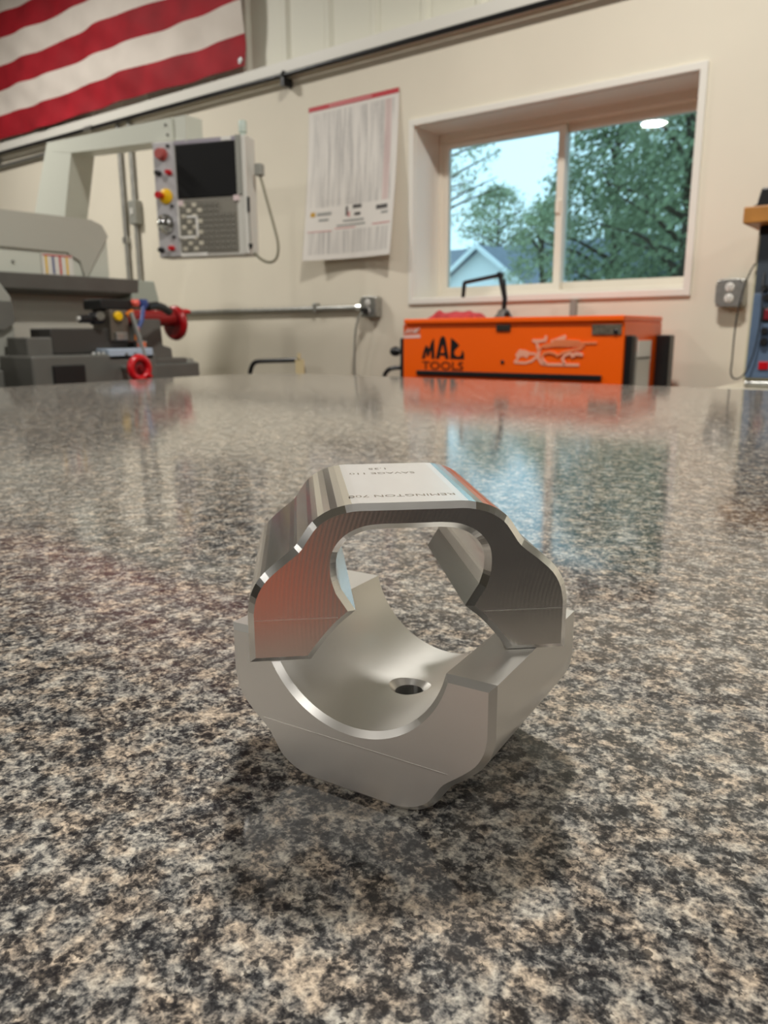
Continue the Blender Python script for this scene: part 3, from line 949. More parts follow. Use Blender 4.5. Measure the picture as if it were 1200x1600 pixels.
# low cart behind the island: only its black push handle rises above the worktop
def hand_cart():
    t = thing('hand_cart', 'low cart whose black bent push handle shows above the worktop edge', 'cart', (-2.55, 2.6, 0))
    zz = 0.930
    pts = [(-2.72, 2.6, 0.60), (-2.735, 2.6, 0.86)] + bezier((-2.735, 2.6, 0.875), (-2.72, 2.6, 0.925), (-2.70, 2.6, zz), (-2.66, 2.6, zz + 0.002), 8) + [(-2.45, 2.6, zz + 0.010)] + bezier((-2.43, 2.6, zz + 0.010), (-2.41, 2.6, zz + 0.010), (-2.40, 2.6, 0.93), (-2.395, 2.6, 0.90), 6) + [(-2.395, 2.6, 0.60)]
    MB().tube(pts, 0.011, 10).build('push_handle', M_BLKMET, t, smooth=50)
    MB().box(-2.95, -2.30, 2.30, 2.72, 0.55, 0.60).build('tray', M_DKGREY, t, bevel=0.006)
    MB().box(-2.95, -2.30, 2.30, 2.72, 0.16, 0.20).build('tray', M_DKGREY, t, bevel=0.006)
    for x in (-2.93, -2.32):
        for y in (2.32, 2.70):
            MB().tube([(x, y, 0.06), (x, y, 0.60)], 0.012, 8).build('leg', M_BLKMET, t, smooth=50)
            MB().lathe([(0.03, -0.012), (0.03, 0.012)], (x, y, 0.03), (1, 0, 0), 14).build('wheel', M_BLACK, t)
    # masking-tape tag tied to the handle
    MB().box(-2.425, -2.375, 2.584, 2.588, 0.86, 0.945).box(-2.412, -2.396, 2.584, 2.588, 0.94, 0.972).build('tape_tag', mat('masking_tape', srgb(214, 194, 150), 0.7), t)
hand_cart()

# ------------------------------------------------------------------ bench and instrument at the right edge
def right_bench():
    bz = ZB - 0.068
    t = thing('side_bench', 'white-topped side bench at the right edge against the wall', 'bench', (0.2, 3.2, 0))
    MB().box(-0.73, 1.3, 2.98, 3.385, bz - 0.025, bz).build('bench_top', mat('cream_laminate', srgb(228, 222, 202), 0.35), t, bevel=0.004)
    for x in (-0.60, 1.2):
        for y in (3.03, 3.34):
            MB().box(x - 0.025, x + 0.025, y - 0.025, y + 0.025, 0, bz - 0.025).build('leg', M_GREY, t)
    MB().box(-0.60, 1.2, 3.02, 3.04, bz - 0.10, bz - 0.025).build('rail', M_GREY, t)
    x0, x1, y0, y1, zt = -0.640, -0.10, 3.02, 3.35, ZB + 0.485
    t = thing('test_unit', 'tall slate blue bench unit with black knobs and red switch', 'instrument', (-0.36, 3.2, bz))
    zb = bz + 0.028
    # front leans back slightly; cream sides
    MB().prism([(y0, zb), (y1, zb), (y1, zt), (y0 + 0.03, zt)], 'x', x0 - 0.008, x1).build('case', mat('cream_case', srgb(196, 190, 160), 0.45), t, bevel=0.004)
    def fy(z, d):
        return y0 + 0.03 * (z - zb) / (zt - zb) - d
    def front(xa, xb, za, zc, d, nm, mt, bev=0.002):
        m = MB()
        vs = []
        for z in (za, zc):
            for x in (xa, xb):
                vs.append((x, fy(z, 0.0), z))
                vs.append((x, fy(z, d), z))
        m.add(vs, [(0, 2, 6, 4), (1, 5, 7, 3), (0, 1, 3, 2), (4, 6, 7, 5), (0, 4, 5, 1), (2, 3, 7, 6)])
        return m.build(nm, mt, t, bevel=bev)
    front(x0, x1 - 0.01, zb + 0.008, zb + 0.30, 0.006, 'front_panel', M_SLATE)
    front(x0, x1 - 0.01, zb + 0.30, zt - 0.030, 0.006, 'upper_panel', mat('dark_slate', srgb(62, 70, 80), 0.4))
    front(x0 - 0.004, x1, zt - 0.03, zt, 0.008, 'top_band', M_BLACK)
    for x, z, r in ((-0.606, 0.335, 0.012), (-0.594, 0.302, 0.013), (-0.590, 0.190, 0.013), (-0.588, 0.153, 0.014), (-0.49, 0.335, 0.013), (-0.49, 0.19, 0.013)):
        zz = ZB - 0.06 + z
        MB().lathe([(r, 0), (r * 1.05, 0.006), (r * 0.85, 0.020)], (x, fy(zz, 0.004), zz), (0, -1, 0.05), 18).build('knob', M_BLACK, t, smooth=40)
    zz = ZB + 0.187
    front(-0.606, -0.56, zz - 0.026, zz + 0.026, 0.010, 'rocker_switch', M_BLACK)
    front(-0.598, -0.57, zz - 0.018, zz + 0.018, 0.014, 'indicator', mat('dark_red', srgb(120, 20, 34), 0.35))
    zz = ZB + 0.012
    front(-0.598, -0.566, zz - 0.014, zz + 0.014, 0.012, 'red_switch', M_RED)
    for x in (x0 + 0.03, x1 - 0.04):
        MB().tube([(x - 0.03, y0 + 0.01, bz + 0.0145), (x + 0.09, y0 + 0.01, bz + 0.0145)], 0.013, 12).build('foot', M_STEEL, t, smooth=50)
        MB().tube([(x - 0.03, y1 - 0.03, bz + 0.0145), (x + 0.09, y1 - 0.03, bz + 0.0145)], 0.013, 12).build('foot', M_STEEL, t, smooth=50)
    MB().tube(bezier((x0 - 0.004, y0 + 0.005, ZB + 0.36), (x0 - 0.06, y0 - 0.02, ZB + 0.25), (x0 - 0.04, y0 - 0.02, ZB + 0.05), (x0 - 0.045, y0 - 0.02, ZB + 0.0), 16)
              + bezier((x0 - 0.045, y0 - 0.02, ZB - 0.01), (x0 - 0.04, y0 - 0.03, ZB - 0.05), (x0 + 0.005, y0 - 0.03, ZB - 0.05), (x0 + 0.02, y0 - 0.025, ZB + 0.03), 10)
              + bezier((x0 + 0.025, y0 - 0.022, ZB + 0.05), (x0 + 0.05, y0 - 0.02, ZB + 0.2), (x0 + 0.02, y0 - 0.01, ZB + 0.28), (x0 + 0.03, y0 + 0.012, ZB + 0.33), 10), 0.0028, 6).build('cable', M_BLACK, t, smooth=50)
    wd = MB().box(-0.682, 0.0, 2.955, 3.36, zt + 0.001, zt + 0.055).build('shelf_board', M_WOOD, None, bevel=0.004)
    tag(wd, 'thick honey-brown wooden board lying on top of the blue unit', 'board')
    t2 = thing('black_case', 'small black case on the wooden board at the right edge', 'case', (-0.45, 3.1, zt + 0.056))
    MB().prism([(-0.655, zt + 0.056), (-0.25, zt + 0.056), (-0.26, zt + 0.118), (-0.642, zt + 0.118)], 'y', 3.0, 3.25).build('shell', M_BLACK, t2, bevel=0.006)
    MB().box(-0.659, -0.246, 2.998, 3.252, zt + 0.056, zt + 0.064).build('rim', M_BLKMET, t2)
right_bench()

# ------------------------------------------------------------------ lathe at the left, its long side towards the island
def lathe_machine():
    t = thing('metal_lathe', 'grey metal lathe with red handwheels behind the left end of the worktop', 'lathe', (-2.9, 1.6, 0))
    lip = mat('machine_grey', srgb(182, 181, 170), 0.45)
    # stand and bed
    MB().box(-3.25, -2.68, -0.4, 2.26, 0.0, 0.80).build('stand', M_DKGREY, t, bevel=0.01)
    MB().prism([(-3.35, 0.80), (-2.55, 0.80), (-2.55, 0.84), (-2.62, 0.84), (-2.66, 0.82), (-3.35, 0.82)], 'y', -0.5, 2.36).build('chip_pan', M_DKGREY, t)
    MB().box(-3.02, -2.80, -0.3, 2.352, 0.84, 0.932).build('bed', M_DKGREY, t, bevel=0.006)
    for x in (-2.98, -2.84):
        MB().prism([(x - 0.02, 0.932), (x + 0.02, 0.932), (x, 0.950)], 'y', -0.3, 2.345).build('bed_way', M_STEEL, t)
    # back splash: pale lower panel, darker outward-leaning hood with rounded end, dark rail at its foot
    hood = []
    for k in range(9):
        a = math.pi / 2 * k / 8
        hood.append((2.19 + 0.075 * math.sin(a), 1.47 + 0.075 * math.cos(a)))
    MB().prism([(0.2, 1.27)] + [(0.2, 1.545)] + hood + [(2.265, 1.27)], 'x', -3.36, -3.30).build('backsplash', M_LTGREY, t, bevel=0.004)
    m = MB()
    up = [(0.2, 1.555), (2.18, 1.565), (2.235, 1.545), (2.262, 1.50)]
    lo_ = [(0.2, 1.425), (2.05, 1.415), (2.11, 1.38), (2.13, 1.30)]
    vs = [(-3.295, y, z) for y, z in up] + [(-3.292, y, z) for y, z in lo_] + [(-3.283, y, z) for y, z in up] + [(-3.288, y, z) for y, z in lo_]
    fs = []
    for i in range(3):
        fs += [(i, i + 1, i + 5, i + 4), (8 + i, 12 + i, 13 + i, 9 + i), (i, 8 + i, 9 + i, i + 1), (4 + i, 5 + i, 13 + i, 12 + i)]
    fs += [(0, 4, 12, 8), (3, 11, 15, 7)]
    m.add(vs, fs)
    m.build('hood', lip, t)
    MB().box(-3.298, -3.288, 1.925, 2.072, 1.308, 1.402).build('spec_plate', M_PAPER, t)
    for k, (cm) in enumerate((M_YELLOW, M_BLUE, M_RED, M_YELLOW)):
        MB().box(-3.289, -3.286, 1.94 + 0.033 * k, 1.948 + 0.033 * k, 1.318, 1.392).build('plate_print', cm, t)
    MB().box(-3.289, -3.286, 1.93, 2.068, 1.394, 1.399).build('plate_print', M_RED, t)
    MB().lathe([(0.008, 0), (0.005, 0.006)], (-3.296, 1.80, 1.36), (1, 0, 0), 10).build('bolt', M_STEEL, t)
    MB().prism([(-3.16, 1.225), (-3.10, 1.238), (-3.09, 1.30), (-3.28, 1.315), (-3.28, 1.225)], 'y', 0.2, 2.272).build('chip_rail', M_DKGREY, t, bevel=0.004)
    MB().box(-3.30, -3.22, 0.2, 2.375, 0.84, 1.232).build('rear_panel', mat('rear_panel_grey', srgb(188, 184, 172), 0.45), t)
    MB().prism([(2.235, 1.19), (2.39, 1.19), (2.365, 1.298), (2.235, 1.298)], 'x', -3.22, -3.10).build('motor_cover', mat('pale_green_grey', srgb(168, 176, 164), 0.45), t, bevel=0.006)
    # headstock at the left edge
    MB().prism([(0.3, 0.932), (1.52, 0.932), (1.52, 1.19), (1.47, 1.262), (0.3, 1.262)], 'x', -3.08, -2.82).build('headstock', M_GREY, t, bevel=0.01)
    MB().prism([(0.3, 1.075), (1.47, 1.075), (1.51, 1.10), (1.51, 1.175), (0.3, 1.175)], 'x', -2.82, -2.80).build('headstock_plate', M_DKGREY, t)
    # carriage
    MB().box(-2.86, -2.60, 1.447, 1.967, 0.845, 0.985).build('apron', M_DKGREY, t, bevel=0.008)
    MB().box(-2.605, -2.590, 1.52, 1.645, 0.86, 0.950).build('apron_cover', M_BLACK, t, bevel=0.004)
    MB().box(-2.80, -2.66, 1.470, 1.566, 0.90, 1.048).build('saddle_block', M_DKGREY, t, bevel=0.006)
    MB().box(-2.82, -2.68, 1.573, 1.90, 0.985, 1.080).build('cross_slide', mat('charcoal_enamel', srgb(60, 58, 55), 0.4), t, bevel=0.006)
    MB().box(-2.70, -2.60, 1.753, 1.955, 0.960, 1.004).build('readout', mat('pale_blue_grey', srgb(168, 182, 198), 0.35), t, bevel=0.005)
    for yy in (1.83, 1.87):
        MB().lathe([(0.006, 0), (0.005, 0.006)], (-2.600, yy, 0.982), (1, 0, 0), 10).build('readout_button', M_DKGREY, t)
    for k in range(4):
        MB().lathe([(0.008, 0), (0.006, 0.008)], (-2.63, 1.71 + 0.02 * k, 0.985), (0, 0, 1), 8).build('bolt', M_STEEL, t)
    # tool post with a yellow cap, tool holder and chuck jaw
    MB().box(-2.78, -2.66, 1.812, 1.895, 1.033, 1.150).build('tool_post', mat('tool_post_steel', srgb(108, 100, 90), 0.4, 0.4), t, bevel=0.005)
    MB().lathe([(0.018, 0), (0.018, 0.01), (0.014, 0.014)], (-2.66, 1.845, 1.125), (1, 0, 0), 20).build('yellow_cap', M_YELLOW, t, smooth=40)
    MB().box(-2.662, -2.645, 1.825, 1.875, 1.035, 1.065).build('clamp_plate', M_STEEL, t, bevel=0.003)
    MB().box(-2.80, -2.68, 1.79, 1.93, 1.150, 1.190).build('tool_holder', M_BLACK, t, bevel=0.006)
    MB().lathe([(0.012, 0), (0.022, 0.006), (0.024, 0.05), (0.016, 0.056), (0.014, 0.10)], (-2.68, 1.795, 1.118), (0, -1, -0.05), 16).build('boring_bar', M_BLKMET, t, smooth=40)
    MB().lathe([(0.016, 0), (0.016, 0.01)], (-2.655, 1.765, 1.125), (1, -0.3, 0), 14).build('bright_nut', M_CHROME, t)
    MB().lathe([(0.008, 0), (0.008, 0.012)], (-2.68, 1.700, 1.115), (0, -1, 0), 12).build('bar_tip', M_WHITE, t)
    MB().tube([(-2.62, 1.878, 1.140), (-2.60, 1.925, 0.93)], 0.009, 8).build('lever', M_STEEL, t, smooth=50)
    # coolant nozzle pieces
    pk = mat('coral_plastic', srgb(232, 96, 80), 0.4)
    og = mat('orange_plastic', srgb(226, 122, 24), 0.4)
    MB().lathe([(0.014, 0), (0.019, 0.012), (0.014, 0.026)], (-2.68, 1.945, 1.165), (0, 0, 1), 14).build('coral_knob', pk, t, smooth=40)
    MB().lathe([(0.014, 0), (0.021, 0.014), (0.016, 0.034)], (-2.70, 1.998, 1.160), (0, 0, 1), 14).build('blue_knob', M_BLUE, t, smooth=40)
    MB().tube([(-2.69, 1.99, 1.165), (-2.66, 1.955, 1.11), (-2.65, 1.925, 1.075)], 0.009, 8).build('blue_nozzle', M_BLUE, t, smooth=50)
    MB().tube([(-2.66, 1.915, 1.145), (-2.66, 1.885, 1.130)], 0.008, 8).build('orange_tip', og, t)
    MB().tube([(-2.65, 1.925, 1.085), (-2.65, 1.918, 1.035)], 0.009, 8).build('orange_tip', og, t)
    MB().box(-2.72, -2.64, 1.91, 1.955, 1.004, 1.030).build('bright_clamp', M_CHROME, t, bevel=0.003)
    hp = [(-2.72, 2.03, 1.165), (-2.73, 2.08, 1.172), (-2.75, 2.13, 1.166), (-2.77, 2.18, 1.150)]
    hose = MB().tube(hp, 0.017, 10).build('hose', M_BLACK, t, smooth=50)
    # front handwheel facing the island
    c = (-2.50, 1.812, 0.932)
    MB().torus(c, (1, 0, 0), 0.039, 0.014, 28, 10).build('handwheel', M_RED, t, smooth=60)
    MB().lathe([(0.034, -0.010), (0.030, 0.0), (0.012, 0.004), (0.010, 0.014)], c, (1, 0, 0), 20).build('wheel_web', mat('deep_red', srgb(110, 8, 16), 0.4), t, smooth=40)
    MB().tube([(-2.60, 1.812, 0.932), (-2.50, 1.812, 0.932)], 0.012, 10).build('wheel_shaft', M_STEEL, t, smooth=50)
    MB().lathe([(0.006, 0), (0.008, 0.02), (0.005, 0.03)], (-2.495, 1.838, 0.903), (1, 0, 0), 10).build('wheel_handle', M_RED, t, smooth=40)
    # tailstock with red barrel and handwheel
    MB().prism([(2.05, 0.950), (2.24, 0.950), (2.235, 0.998), (2.19, 1.01), (2.185, 1.12), (2.06, 1.12)], 'x', -2.98, -2.84).build('tailstock', M_DKGREY, t, bevel=0.006)
    MB().tube([(-2.89, 1.98, 1.125), (-2.89, 2.29, 1.125)], 0.034, 16).build('barrel', mat('dull_red', srgb(140, 30, 30), 0.4), t, smooth=50)
    MB().torus((-2.89, 2.302, 1.105), (0, 1, 0), 0.060, 0.017, 30, 10).build('handwheel', mat('dark_red_enamel', srgb(160, 10, 18), 0.3), t, smooth=60)
    MB().lathe([(0.055, -0.012), (0.05, 0.0), (0.018, 0.006), (0.014, 0.02)], (-2.89, 2.298, 1.105), (0, 1, 0), 24).build('wheel_web', mat('deep_red', srgb(110, 8, 16), 0.4), t, smooth=40)
    MB().lathe([(0.010, 0), (0.012, 0.03), (0.008, 0.05)], (-2.87, 2.315, 1.155), (0.2, 1, 0), 12).build('wheel_handle', M_RED, t, smooth=40)
    MB().box(-3.0, -2.82, 2.06, 2.30, 0.932, 0.955).build('tailstock_base', M_DKGREY, t, bevel=0.004)
lathe_machine()

def control_pendant():
    """Panel hung from the machine's arm; local frame: x along the panel, y into it, z up from its centre."""
    a = R(20)
    px, py, pz = -2.988, 2.600, 1.6932
    t = thing('control_pendant', 'hanging control panel with dark screen and coloured buttons on a pale arm', 'control panel', (px, py, pz), a, local=True)
    case = mat('panel_case', srgb(214, 212, 204), 0.4)
    plate = mat('panel_plate', srgb(190, 188, 190), 0.35, 0.3)
    MB().box(-0.265, 0.222, 0.004, 0.10, -0.275, 0.250).build('case', case, t, bevel=0.008)
    MB().box(-0.262, -0.150, -0.002, 0.006, -0.270, 0.245).build('button_column', plate, t, bevel=0.003)
    MB().box(-0.146, 0.190, -0.002, 0.006, 0.228, 0.246).build('top_strip', mat('mauve_grey', srgb(158, 152, 164), 0.4), t)
    MB().box(0.100, 0.150, -0.004, 0.006, 0.230, 0.246).build('label_plate', M_WHITE, t)
    MB().box(-0.142, 0.166, -0.004, 0.006, -0.010, 0.226).build('screen', M_SCREEN, t, bevel=0.003)
    MB().box(0.170, 0.196, -0.003, 0.006, -0.005, 0.250).build('side_strip', M_GREY, t)
    MB().box(0.200, 0.222, -0.006, 0.020, -0.270, 0.245).build('edge_rail', case, t, bevel=0.004)
    # keypad and its keys
    MB().box(-0.140, 0.165, -0.001, 0.006, -0.255, -0.018).build('keypad', mat('keypad_grey', srgb(132, 128, 118), 0.5), t)
    kd = mat('key_grey', srgb(120, 117, 108), 0.45)
    kl = mat('key_pale', srgb(206, 200, 182), 0.45)
    key = None
    for r in range(9):
        for c in range(10):
            x = -0.128 + 0.029 * c
            z = -0.245 + 0.0245 * r
            pale = (c < 4 and (r + c) % 2 == 0)
            if c >= 7 and r > 6:
                continue
            MB().box(x, x + 0.022, -0.0045, 0.0, z, z + 0.018).build('key', kl if pale else kd, t)
    for bx in ((-0.148, -0.140, -0.185, -0.020), (-0.140, -0.060, -0.190, -0.178), (-0.052, -0.040, -0.185, -0.090), (-0.10, -0.04, -0.098, -0.088)):
        MB().box(bx[0], bx[1], -0.0065, 0.0, bx[2], bx[3]).build('white_border', M_WHITE, t)
    MB().box(-0.14, 0.00, -0.005, 0.0, -0.272, -0.256).build('bottom_label', M_WHITE, t)
    for x, z in ((-0.13, -0.030), (0.165, -0.02)):
        MB().box(x - 0.014, x + 0.014, -0.006, 0.0, z - 0.012, z + 0.012).build('corner_label', mat('pale_pink', srgb(226, 206, 206), 0.5), t)
    # buttons
    def button(x, z, r, d, mt, nm):
        MB().lathe([(r * 1.1, 0), (r * 1.1, 0.006), (r * 0.85, 0.008), (r * 0.85, d * 0.6), (r, d * 0.7), (r * 0.85, d)], (x, -0.002, z), (0, -1, 0), 18).build(nm, mt, t, smooth=40)
    button(-0.212, 0.190, 0.026, 0.035, mat('faded_red', srgb(176, 84, 80), 0.4), 'power_button')
    button(-0.235, 0.108, 0.012, 0.030, M_BLACK, 'toggle')
    button(-0.178, 0.108, 0.012, 0.030, M_RED, 'red_button')
    button(-0.205, 0.004, 0.032, 0.012, M_YELLOW, 'stop_collar')
    button(-0.222, 0.006, 0.018, 0.050, M_RED, 'stop_button')
    MB().lathe([(0.044, 0), (0.044, 0.012), (0.030, 0.016), (0.030, 0.034), (0.020, 0.038)], (-0.212, -0.002, -0.120), (0, -1, 0), 28).build('jog_wheel', M_CHROME, t, smooth=40)
    MB().lathe([(0.008, 0), (0.010, 0.02), (0.006, 0.03)], (-0.205, -0.040, -0.098), (0, -1, 0), 12).build('jog_handle', M_CHROME, t, smooth=40)
    button(-0.246, -0.238, 0.012, 0.026, M_BLACK, 'toggle')
    button(-0.188, -0.232, 0.012, 0.026, M_RED, 'red_button')
    for z in (0.225, -0.04, -0.18):
        button(-0.178 if z > 0 else -0.175, z, 0.007, 0.012, M_BLACK, 'small_knob')
    MB().lathe([(0.014, 0), (0.014, 0.02), (0.019, 0.022), (0.019, 0.065), (0.015, 0.072)], (0.186, 0.05, 0.248), (0, 0, 1), 18).build('beacon', mat('frosted_green', srgb(186, 200, 190), 0.4), t, smooth=40)
    # dark pen clips on the rail, and the looped cable with its plug
    MB().tube([(0.226, -0.004, -0.02), (0.226, -0.004, -0.085)], 0.007, 8).build('stylus', M_BLACK, t, smooth=50)
    MB().tube([(0.226, -0.002, -0.085), (0.228, -0.002, -0.22)], 0.003, 6).build('stylus_cord', M_GREY, t, smooth=50)
    MB().lathe([(0.008, 0), (0.010, 0.02)], (0.228, -0.002, -0.245), (0, 0, 1), 10).build('stylus_clip', M_BLACK, t)
    olive = mat('olive_grey', srgb(136, 132, 112), 0.5)
    MB().box(0.248, 0.285, 0.02, 0.06, 0.075, 0.128).build('plug', M_GREY, t, bevel=0.006)
    pts = bezier((0.27, 0.04, 0.08), (0.285, 0.04, 0.02), (0.32, 0.04, -0.10), (0.345, 0.04, -0.20), 14) + bezier((0.348, 0.04, -0.22), (0.36, 0.04, -0.32), (0.29, 0.04, -0.335), (0.225, 0.04, -0.262), 12)
    MB().tube(pts, 0.0065, 8).build('cable', olive, t, smooth=50)
    # arm and slanted post, parallel to the wall: turn them back by the panel's angle
    ca, sa = math.cos(-a), math.sin(-a)
    def loc(x, y, z):
        dx, dy = x - px, y - py
        return (ca * dx - sa * dy, sa * dx + ca * dy, z - pz)
    arm_m = mat('arm_paint', srgb(204, 206, 194), 0.42)
    def bar(pts, y0, y1, nm):
        m = MB()
        n = len(pts)
        vs = [loc(x, y0, z) for x, z in pts] + [loc(x, y1, z) for x, z in pts]
        m.add(vs, [tuple(range(n)), tuple(range(2 * n - 1, n - 1, -1))] + [(i, i + n, (i + 1) % n + n, (i + 1) % n) for i in range(n)])
        return m.build(nm, arm_m, t)
    bar([(-4.21, 2.082), (-3.15, 2.046), (-3.15, 1.950), (-3.99, 2.002), (-4.15, 2.030)], 2.56, 2.68, 'arm')
    bar([(-4.209, 2.081), (-4.10, 2.076), (-3.985, 2.005), (-4.19, 1.45), (-4.56, 1.45)], 2.561, 2.70, 'post')
    bar([(-4.60, 1.46), (-4.10, 1.46), (-4.10, 0.0), (-4.60, 0.0)], 2.50, 2.76, 'pedestal')
    bar([(-3.20, 2.05), (-3.06, 2.045), (-3.06, 1.93), (-3.20, 1.93)], 2.57, 2.67, 'swivel')
    for x, z in ((-3.19, 2.02), (-3.18, 1.975)):
        v = loc(x, 2.559, z)
        n = Vector((ca * 0 - sa * -1, sa * 0 + ca * -1, 0))
        MB().lathe([(0.007, 0), (0.005, 0.005)], v, n, 10).build('bolt', M_DKGREY, t)
control_pendant()

# ------------------------------------------------------------------ outside the window
struct(MB().box(-90, 60, WY + 0.45, 110, -1.2, -1.0).build('ground', mat('pale_gravel', srgb(196, 194, 184), 0.9, noise=(0.6, 0.12))))

def house():
    Y = 30.0
    t = thing('gabled_house', 'pale blue house with grey gabled roof seen through the left window pane', 'house', (-17.3, Y + 3, -1.0))
    siding = mat('pale_siding', srgb(240, 244, 246), 0.7)
    roof = mat('grey_shingle', srgb(118, 124, 136), 0.85, noise=(3, 0.15))
    trimm = mat('house_trim', srgb(236, 242, 246), 0.6)
    ax, az = -17.25, ZB + 3.62
    k = 0.74
    el, er = ax - 3.0, ax + 2.55
    # gabled front wing
    MB().prism([(el, -1.0), (er, -1.0), (er, az - k * (er - ax)), (ax, az), (el, az - k * (ax - el))], 'y', Y, Y + 6).build('gable_wall', siding, t)
    for sgn, e in ((-1, el - 0.35), (1, er + 0.3)):
        ze = az - k * abs(e - ax)
        MB().prism([(ax, az), (e, ze), (e, ze + 0.14), (ax, az + 0.16)], 'y', Y - 0.35, Y + 8).build('gable_roof', roof, t)
        MB().prism([(ax, az - 0.02), (e, ze - 0.02), (e, ze + 0.15), (ax, az + 0.19)], 'y', Y - 0.45, Y - 0.34).build('barge_board', trimm, t)
    # main body with ridge across
    bx0, bx1 = -27.0, -11.8
    ey, ry = Y + 2.4, Y + 6.4
    MB().box(bx0, bx1, Y + 2.8, Y + 10, -1.0, ZB + 2.25).build('main_wall', siding, t)
    MB().prism([(ey, ZB + 2.22), (ry, ZB + 4.25), (ry, ZB + 4.40), (ey, ZB + 2.36)], 'x', bx0 - 0.3, bx1 + 0.3).build('main_roof', roof, t)
    MB().prism([(ry, ZB + 4.25), (ry + 4.2, ZB + 2.2), (ry + 4.2, ZB + 2.34), (ry, ZB + 4.40)], 'x', bx0 - 0.3, bx1 + 0.3).build('main_roof', roof, t)
    MB().box(bx0 - 0.3, bx1 + 0.3, ey - 0.1, ey, ZB + 2.1, ZB + 2.35).build('fascia', trimm, t)
    # gable window with upright slats
    wx0, wx1, wz0, wz1 = ax - 0.75, ax + 0.95, ZB + 0.9, ZB + 2.0
    wf = MB().box(wx0 - 0.1, wx1 + 0.1, Y - 0.08, Y + 0.02, wz0 - 0.1, wz1 + 0.1).build('window', trimm, t)
    MB().box(wx0, wx1, Y - 0.10, Y - 0.07, wz0, wz1).build('pane', mat('dark_pane', srgb(60, 76, 88), 0.1), wf)
    for i in range(9):
        x = wx0 + 0.08 + i * (wx1 - wx0 - 0.16) / 8
        MB().box(x - 0.045, x + 0.045, Y - 0.13, Y - 0.10, wz0, wz1).build('slat', trimm if i % 3 else M_SLATE, wf)
house()

def tree(label, x, y, z_base, z_crown, z_top, rad, n, leaf, col, shape, seed, group):
    rnd = random.Random(seed)
    t = thing('garden_tree', label, 'tree', (x, y, z_base), 0, group)
    bark = mat('bark', srgb(84, 72, 60), 0.9, noise=(6, 0.2))
    MB().tube([(x, y, z_base), (x + 0.1, y, (z_base + z_top) / 2), (x, y, z_top - (z_top - z_crown) * 0.1)], 0.20, 8, 0.04).build('trunk', bark, t, smooth=60)
    br = MB()
    tips = []
    nb = 26
    for i in range(nb):
        u = (i + 0.5) / nb
        zz = z_crown + (z_top - z_crown) * u * 0.9
        a = rnd.uniform(0, 2 * math.pi)
        rr = rad * ((1 - u) ** 0.8 if shape == 'cone' else math.sqrt(max(0.05, 1 - (2 * u - 0.9) ** 2)))
        e = Vector((x + rr * math.cos(a), y + rr * math.sin(a), zz + (0.0 if shape == 'cone' else 0.25 * rad)))
        br.tube([(x, y, zz - 0.3), (Vector((x, y, zz - 0.1)) * 0.5 + e * 0.5), e], 0.06, 5, 0.015)
        tips.append(e)
    br.build('branches', bark, t)
    m = MB()
    clumps = []
    for i in range(max(10, n // 26)):
        u = rnd.random()
        if shape == 'cone':
            u = 1 - math.sqrt(rnd.random())
        zz = z_crown + (z_top - z_crown) * u
        rmax = rad * ((1 - u) * 0.95 + 0.03 if shape == 'cone' else math.sqrt(max(0.03, 1 - (2 * u - 1) ** 2)))
        a = rnd.uniform(0, 2 * math.pi)
        rr = rmax * math.sqrt(rnd.random())
        clumps.append(Vector((x + rr * math.cos(a), y + rr * math.sin(a), zz)))
    vs, fs = [], []
    cl = leaf * 2.6
    for c in clumps:
        for _ in range(26):
            p = c + Vector((rnd.gauss(0, cl), rnd.gauss(0, cl), rnd.gauss(0, cl * 0.7)))
            d = Vector((rnd.gauss(0, 1), rnd.gauss(0, 1), rnd.gauss(0, 1))).normalized()
            e = d.orthogonal().normalized()
            s = leaf * rnd.uniform(0.6, 1.3)
            f2 = d.cross(e)
            k = len(vs)
            vs += [p - e * s, p - f2 * s * 0.5, p + e * s, p + f2 * s * 0.5]
            fs.append((k, k + 1, k + 2, k + 3))
    me = bpy.data.meshes.new('foliage')
    o = ORI[t.name]
    me.from_pydata([tuple(v - Vector(o)) for v in vs], [], fs)
    ob = finish(me, 'foliage', col, t, None, 0, o)
    ob['kind'] = 'stuff'
g1 = mat('leaf_dark', srgb(134, 148, 116), 0.7, noise=(0.8, 0.35))
g2 = mat('leaf_mid', srgb(156, 168, 132), 0.7, noise=(0.8, 0.35))
g3 = mat('leaf_pale', srgb(166, 176, 146), 0.7, noise=(0.8, 0.3))
G = 'trees outside the window'
tree('pointed conifer standing right of the house in the left pane', -20.9, 46.0, -1, 0.2, 12.0, 2.9, 9000, 0.11, g1, 'cone', 1, G)
tree('rounded tree behind the house roof in the left pane', -26.6, 48.5, -1, 2.4, 10.4, 2.9, 7000, 0.12, g2, 'round', 2, G)
tree('loose airy tree crown at top left of the left pane', -16.0, 24.0, -1, 4.2, 9.4, 2.9, 5000, 0.07, g3, 'round', 3, G)
tree('bushy tree just left of the window mullion', -12.7, 26.4, -1, 0.6, 5.4, 1.25, 4500, 0.08, g2, 'round', 4, G)
tree('dense dark evergreen filling the left half of the right pane', -7.7, 20.0, -1, -0.8, 6.6, 1.75, 12000, 0.08, g1, 'round', 5, G)
tree('dense dark evergreen filling the right half of the right pane', -4.9, 16.5, -1, -0.8, 6.4, 1.75, 12000, 0.075, g1, 'round', 6, G)
tree('tall leafy tree far behind the two dark evergreens', -14.0, 47.0, -1, 0.5, 13.5, 3.2, 10000, 0.13, g2, 'round', 7, G)

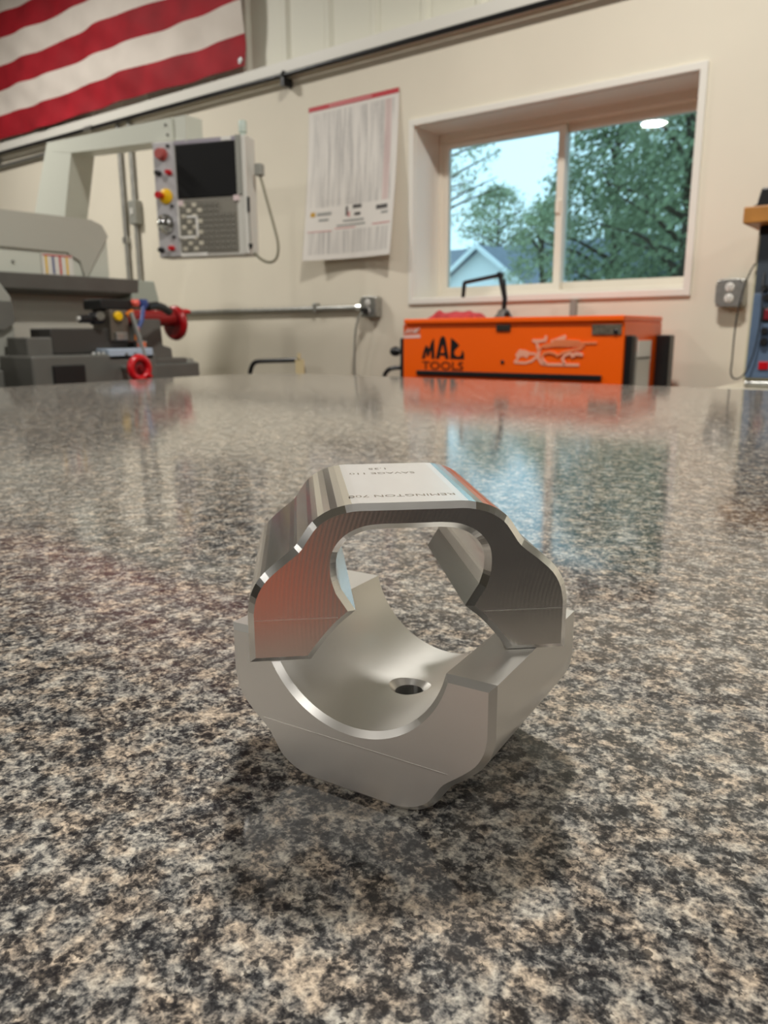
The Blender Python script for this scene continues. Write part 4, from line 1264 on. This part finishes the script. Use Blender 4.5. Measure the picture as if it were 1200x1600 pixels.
# ------------------------------------------------------------------ unseen props below the frame, added for the clamp's reflections
def reflection_props():
    (fx, fy), rz = pose(-0.075, -0.03, 0.0)
    m = MB()  # made-up towel, gives the left of the clamp face its copper reflection
    nx, ny = 26, 20
    top, bot = [], []
    for j in range(ny + 1):
        for i in range(nx + 1):
            u, v = i / nx, j / ny
            x = -0.105 + 0.19 * u + 0.006 * math.sin(v * 8)
            y = -0.085 + 0.165 * v + 0.006 * math.sin(u * 9)
            e = min(1.0, 5 * min(u, 1 - u, v, 1 - v))
            hgt = 0.032 + 0.010 * math.sin(u * 9 + v * 4) + 0.006 * math.sin(u * 19 - v * 13)
            top.append((x, y, 0.003 + hgt * e))
            bot.append((x, y, 0.0))
    N = len(top)
    q = [(j * (nx + 1) + i, j * (nx + 1) + i + 1, (j + 1) * (nx + 1) + i + 1, (j + 1) * (nx + 1) + i) for j in range(ny) for i in range(nx)]
    rim = [i for i in range(nx + 1)] + [(j + 1) * (nx + 1) - 1 for j in range(1, ny + 1)] + [ny * (nx + 1) + i for i in range(nx - 1, -1, -1)] + [j * (nx + 1) for j in range(ny - 1, 0, -1)]
    m.add(top + bot, q + [tuple(k + N for k in reversed(f)) for f in q] + [(rim[i], rim[(i + 1) % len(rim)], rim[(i + 1) % len(rim)] + N, rim[i] + N) for i in range(len(rim))])
    ob = m.build('added_towel', mat('added_towel_rust', srgb(168, 82, 58), 0.9, noise=(60, 0.15)), None, smooth=70, origin=(0, 0, 0))
    ob.location = (fx, fy, T + 0.0005)
    ob.rotation_euler = (0, 0, rz)
    tag(ob, 'unseen rust-orange towel, added to tint the reflection in the upper clamp face', 'towel')
    (fx, fy), rz = pose(0.165, -0.045, 0.0)  # made-up dark pouch, blackens the reflection on the right of the face
    t = thing('added_pouch', 'unseen black pouch, added to darken the reflection in the upper clamp face', 'pouch', (fx, fy, T + 0.0005), rz, local=True)
    blk = mat('added_pouch_black', srgb(34, 32, 31), 0.9)
    MB().prism([(-0.11, 0.0), (0.115, 0.0), (0.112, 0.022), (0.06, 0.085), (0.02, 0.112), (-0.07, 0.112), (-0.11, 0.06)], 'x', -0.115, 0.135).build('body', blk, t, bevel=0.008)
    MB().box(-0.10, 0.115, -0.031, -0.019, 0.110, 0.115).build('zipper', M_STEEL, t)
    MB().box(0.09, 0.10, -0.029, -0.003, 0.115, 0.118).build('zip_pull', M_STEEL, t)
reflection_props()
